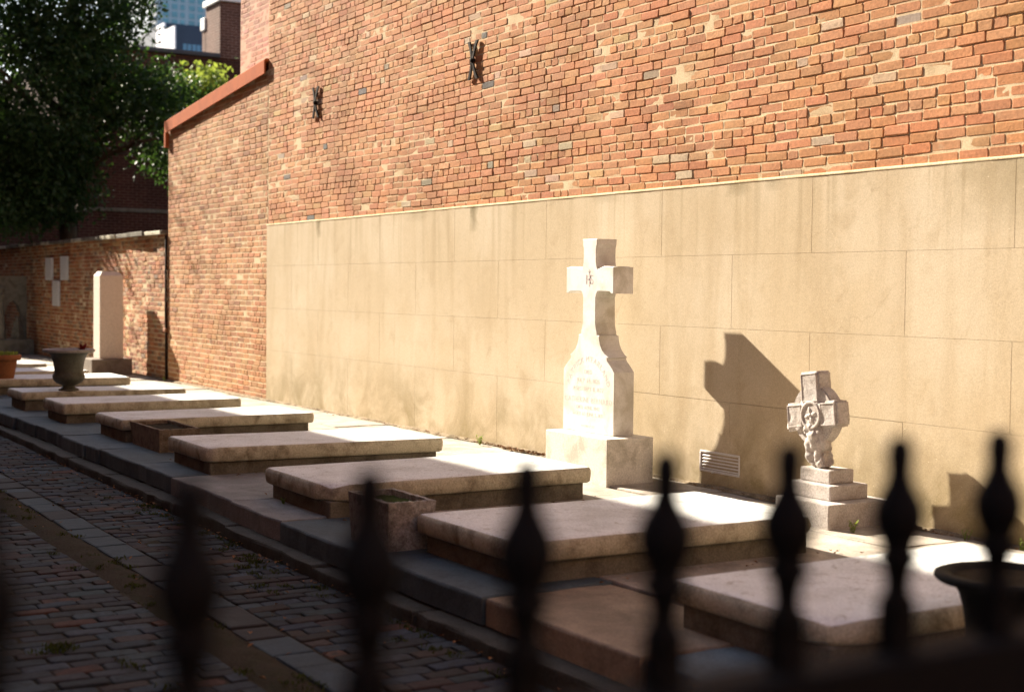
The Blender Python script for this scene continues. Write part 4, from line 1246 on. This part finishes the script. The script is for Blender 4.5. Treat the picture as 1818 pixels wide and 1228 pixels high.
tw = empty('glass_tower', (-520, 165, 0), 'distant pale high-rise tower with rows of teal windows', 'tower')
box('wall', -560, -500, 145.3, 190, -0.3, 130, M['concrete'], tw)
pm = None
for row in range(9):
    for cl in range(11):
        z = 86.0 + row * 2.75; yy = 147.2 + cl * 3.15
        w_ = 2.15 if cl % 3 != 2 else 1.6
        box('window_pane', -500.0 + 0.02, -499.85, yy, yy + w_, z, z + 1.95, M['teal_glass'], tw)
for row in range(9):
    box('balcony', -509, -501, 144.0, 145.29, 85.2 + row * 2.75, 85.75 + row * 2.75, M['concrete'], tw)
    box('window_pane', -508.5, -501.5, 145.24, 145.295, 86.2 + row * 2.75, 87.7 + row * 2.75, M['church_glass'], tw)

# ------------------------------------------------------------------ trees
def crown_mesh(centres, nleaf, L, W, seed):
    r = np.random.default_rng(seed)
    V, F = [], []
    allp = []
    for (c, rad, n) in centres:
        nc = max(4, int(n))
        d = r.normal(size=(nc, 3)); d /= np.linalg.norm(d, axis=1)[:, None]
        rr_ = np.cbrt(r.random(nc)) ** 0.75
        cl = np.array(c) + d * rr_[:, None] * np.array(rad)
        for p in cl:
            m = int(nleaf * r.uniform(0.5, 1.4))
            q = p + r.normal(size=(m, 3)) * np.array([0.24, 0.24, 0.15])
            allp.append(q)
    P = np.concatenate(allp)
    n = len(P)
    d = r.normal(size=(n, 3)); d[:, 2] -= 0.5; d /= np.linalg.norm(d, axis=1)[:, None]
    u = r.normal(size=(n, 3)); u[:, 2] += 1.0
    s_ = np.cross(d, u); s_ /= np.linalg.norm(s_, axis=1)[:, None]
    nn = np.cross(s_, d)
    l = (L * r.uniform(0.6, 1.3, n))[:, None]; w = (W * r.uniform(0.7, 1.3, n))[:, None]
    A = P; B = P + d * l * .45 + s_ * w + nn * w * .3; Cc = P + d * l; D = P + d * l * .45 - s_ * w + nn * w * .3
    V = np.stack([A, B, Cc, D], 1).reshape(-1, 3)
    idx = np.arange(n) * 4
    me = bpy.data.meshes.new('crown')
    me.vertices.add(4 * n); me.vertices.foreach_set('co', V.ravel())
    me.loops.add(6 * n); me.polygons.add(2 * n)
    li = np.stack([idx, idx + 1, idx + 2, idx, idx + 2, idx + 3], 1).ravel()
    me.loops.foreach_set('vertex_index', li.astype(np.int32))
    me.polygons.foreach_set('loop_start', (np.arange(2 * n) * 3).astype(np.int32))
    me.update(); me.validate()
    return me
def limbs(base, top, branches, seed, r0):
    r = random.Random(seed)
    parts = []
    b, t = Vector(base), Vector(top)
    path = [b.lerp(t, k / 8) + Vector((r.uniform(-.08, .08), r.uniform(-.08, .08), 0)) for k in range(9)]
    parts.append(tube(path, [r0 * (1 - 0.09 * k) for k in range(9)], 10))
    for (f, e) in branches:
        p0 = b.lerp(t, f); e = Vector(e)
        pa = [p0.lerp(e, k / 6) + Vector((r.uniform(-.1, .1), r.uniform(-.1, .1), 0.25 * math.sin(math.pi * k / 6))) for k in range(7)]
        parts.append(tube(pa, [r0 * 0.42 * (1 - 0.13 * k) for k in range(7)], 7))
        for j in range(3):
            q0 = pa[2 + j]; q1 = q0 + Vector((r.uniform(-1, 1), r.uniform(-1, 1), r.uniform(-.2, .8)))
            parts.append(tube([q0, q0.lerp(q1, .5) + Vector((0, 0, .1)), q1], [r0 * .16, r0 * .11, r0 * .04], 5))
    V, F = merge(parts)
    return [tuple(v) for v in V], F
TB = (-31.2, 0.8, -0.25)
tree = empty('tree', TB, 'big dark leafy tree overhanging the garden wall at the upper left', 'tree')
V, F = limbs(TB, (-30.6, 0.9, 8.4), [(0.42, (-29.4, 2.2, 4.5)), (0.5, (-28.8, -0.9, 5.4)), (0.6, (-30.3, -1.6, 6.6)), (0.62, (-30.0, 1.5, 6.8)), (0.45, (-31.4, -0.6, 5.0)), (0.75, (-32.6, 1.6, 8.6))], 5, 0.24)
put('trunk', mesh_of('trunk', np.array(V) - np.array(TB), F, True), tree, TB, M['bark'])
cents = [((-30.3, 0.1, 5.4), (2.0, 1.5, 1.9), 480), ((-30.8, -0.3, 4.0), (1.4, 1.1, 1.2), 230), ((-30.3, 0.25, 3.45), (1.0, 0.95, 0.65), 150), ((-30.2, 0.65, 7.4), (2.0, 1.65, 1.9), 440), ((-30.9, -0.6, 8.8), (2.0, 1.7, 1.6), 330), ((-30.0, 1.9, 5.35), (1.0, 0.9, 0.8), 90), ((-29.8, 2.9, 4.2), (0.8, 0.7, 0.45), 40), ((-30.5, -0.5, 3.15), (1.1, 0.9, 0.6), 80), ((-30.2, 2.6, 5.6), (0.9, 0.8, 0.5), 60)]
me = crown_mesh(cents, 36, 0.115, 0.034, 8)
for v_ in (0,):
    co = np.empty(len(me.vertices) * 3); me.vertices.foreach_get('co', co)
    co = (co.reshape(-1, 3) - np.array(TB)).ravel(); me.vertices.foreach_set('co', co)
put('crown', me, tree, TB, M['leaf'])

TC = (-43.2, -4.0, -0.25)
tr2 = empty('tree', TC, 'large tree at the far end of the alley, outside the picture, shading the garden wall', 'tree')
V, F = limbs(TC, (-42.6, -3.6, 12.5), [(0.5, (-40.8, -2.6, 9.0)), (0.55, (-44.5, -4.6, 9.6)), (0.62, (-42.0, -5.2, 11.0)), (0.7, (-41.2, -3.0, 12.0)), (0.75, (-43.8, -2.8, 13.0))], 15, 0.3)
put('trunk', mesh_of('trunk', np.array(V) - np.array(TC), F, True), tr2, TC, M['bark'])
me = crown_mesh([((-44.0, -3.4, 10.8), (2.9, 0.8, 2.9), 700), ((-44.2, -3.4, 13.6), (2.7, 0.8, 2.2), 280), ((-43.4, -3.4, 8.2), (1.6, 0.7, 1.1), 100), ((-48.0, -3.5, 11.0), (2.6, 0.9, 3.0), 480)], 24, 0.17, 0.05, 31)
co = np.empty(len(me.vertices) * 3); me.vertices.foreach_get('co', co)
me.vertices.foreach_set('co', (co.reshape(-1, 3) - np.array(TC)).ravel())
put('crown', me, tr2, TC, M['leaf'])

SB = (-34.2, 4.55, -0.25)
sh = empty('shrub_tree', SB, 'sunlit yellow-green young tree top in front of the chimney house', 'tree')
V, F = limbs(SB, (-34.0, 4.6, 6.2), [(0.7, (-33.8, 4.0, 6.2)), (0.75, (-33.9, 5.1, 6.5)), (0.6, (-33.4, 4.3, 5.6))], 6, 0.09)
put('trunk', mesh_of('trunk', np.array(V) - np.array(SB), F, True), sh, SB, M['bark'])
me = crown_mesh([((-33.9, 4.75, 6.35), (0.75, 0.62, 0.42), 46), ((-33.9, 4.4, 5.6), (0.8, 0.7, 0.6), 36)], 22, 0.15, 0.05, 12)
co = np.empty(len(me.vertices) * 3); me.vertices.foreach_get('co', co)
me.vertices.foreach_set('co', (co.reshape(-1, 3) - np.array(SB)).ravel())
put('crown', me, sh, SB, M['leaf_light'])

# ------------------------------------------------------------------ church across the alley (its eaves shade the alley)
ch = empty('church', (-30, -17, 0), 'tall brick church across the alley whose eaves shade the tombs', 'church')
EV = 12.63
box('wall', -62, -2.6, -26, -7.3, -0.3, EV - 0.25, M['church_brick'], ch)
box('cornice', -62.2, -2.4, -26.1, -7.2, EV - 0.249, EV, M['plinth_dark'], ch)
put('roof', mesh_of('roof', [(-32.2, -9.1, EV), (27.6, -9.1, EV), (27.6, 9.8, EV), (-32.2, 9.8, EV), (-32.2, 0.35, EV + 7), (27.6, 0.35, EV + 7)], [(0, 1, 5, 4), (2, 3, 4, 5), (1, 2, 5), (0, 4, 3)]), ch, (-30, -17, 0), M['slate'])
for k in range(9):
    xx = -58 + k * 6.2
    ar = [(-.8, 0), (.8, 0), (.8, 4.2)] + [(.8 * math.cos(a), 4.2 + .8 * math.sin(a)) for a in np.linspace(0.3, math.pi - 0.3, 9)] + [(-.8, 4.2)]
    bm = prism('t', ar, 0, 0.06, 0.0, False)
    w_ = put('window', bm_mesh('window', bm), ch, (xx, -7.296, 3.5), M['church_glass'])
    box('sill', xx - 0.95, xx + 0.95, -7.298, -7.12, 3.36, 3.498, M['plinth_dark'], w_)

# ------------------------------------------------------------------ unseen house added behind the viewer to block sky light
hb = empty('sky_block_house', (18, -4, 0), 'unseen brick house added across the street to block sky light', 'house')
box('wall', 11, 24, -30, 26, -0.3, 13.0, M['church_brick'], hb)
box('roof', 10.8, 24.2, -30.2, 26.2, 13.001, 13.3, M['slate'], hb)
for k in range(8):
    for zz in (1.2, 5.0, 8.8):
        box('window', 10.96, 10.998, -27 + k * 6.5, -25.8 + k * 6.5, zz, zz + 2.0, M['church_glass'], hb)
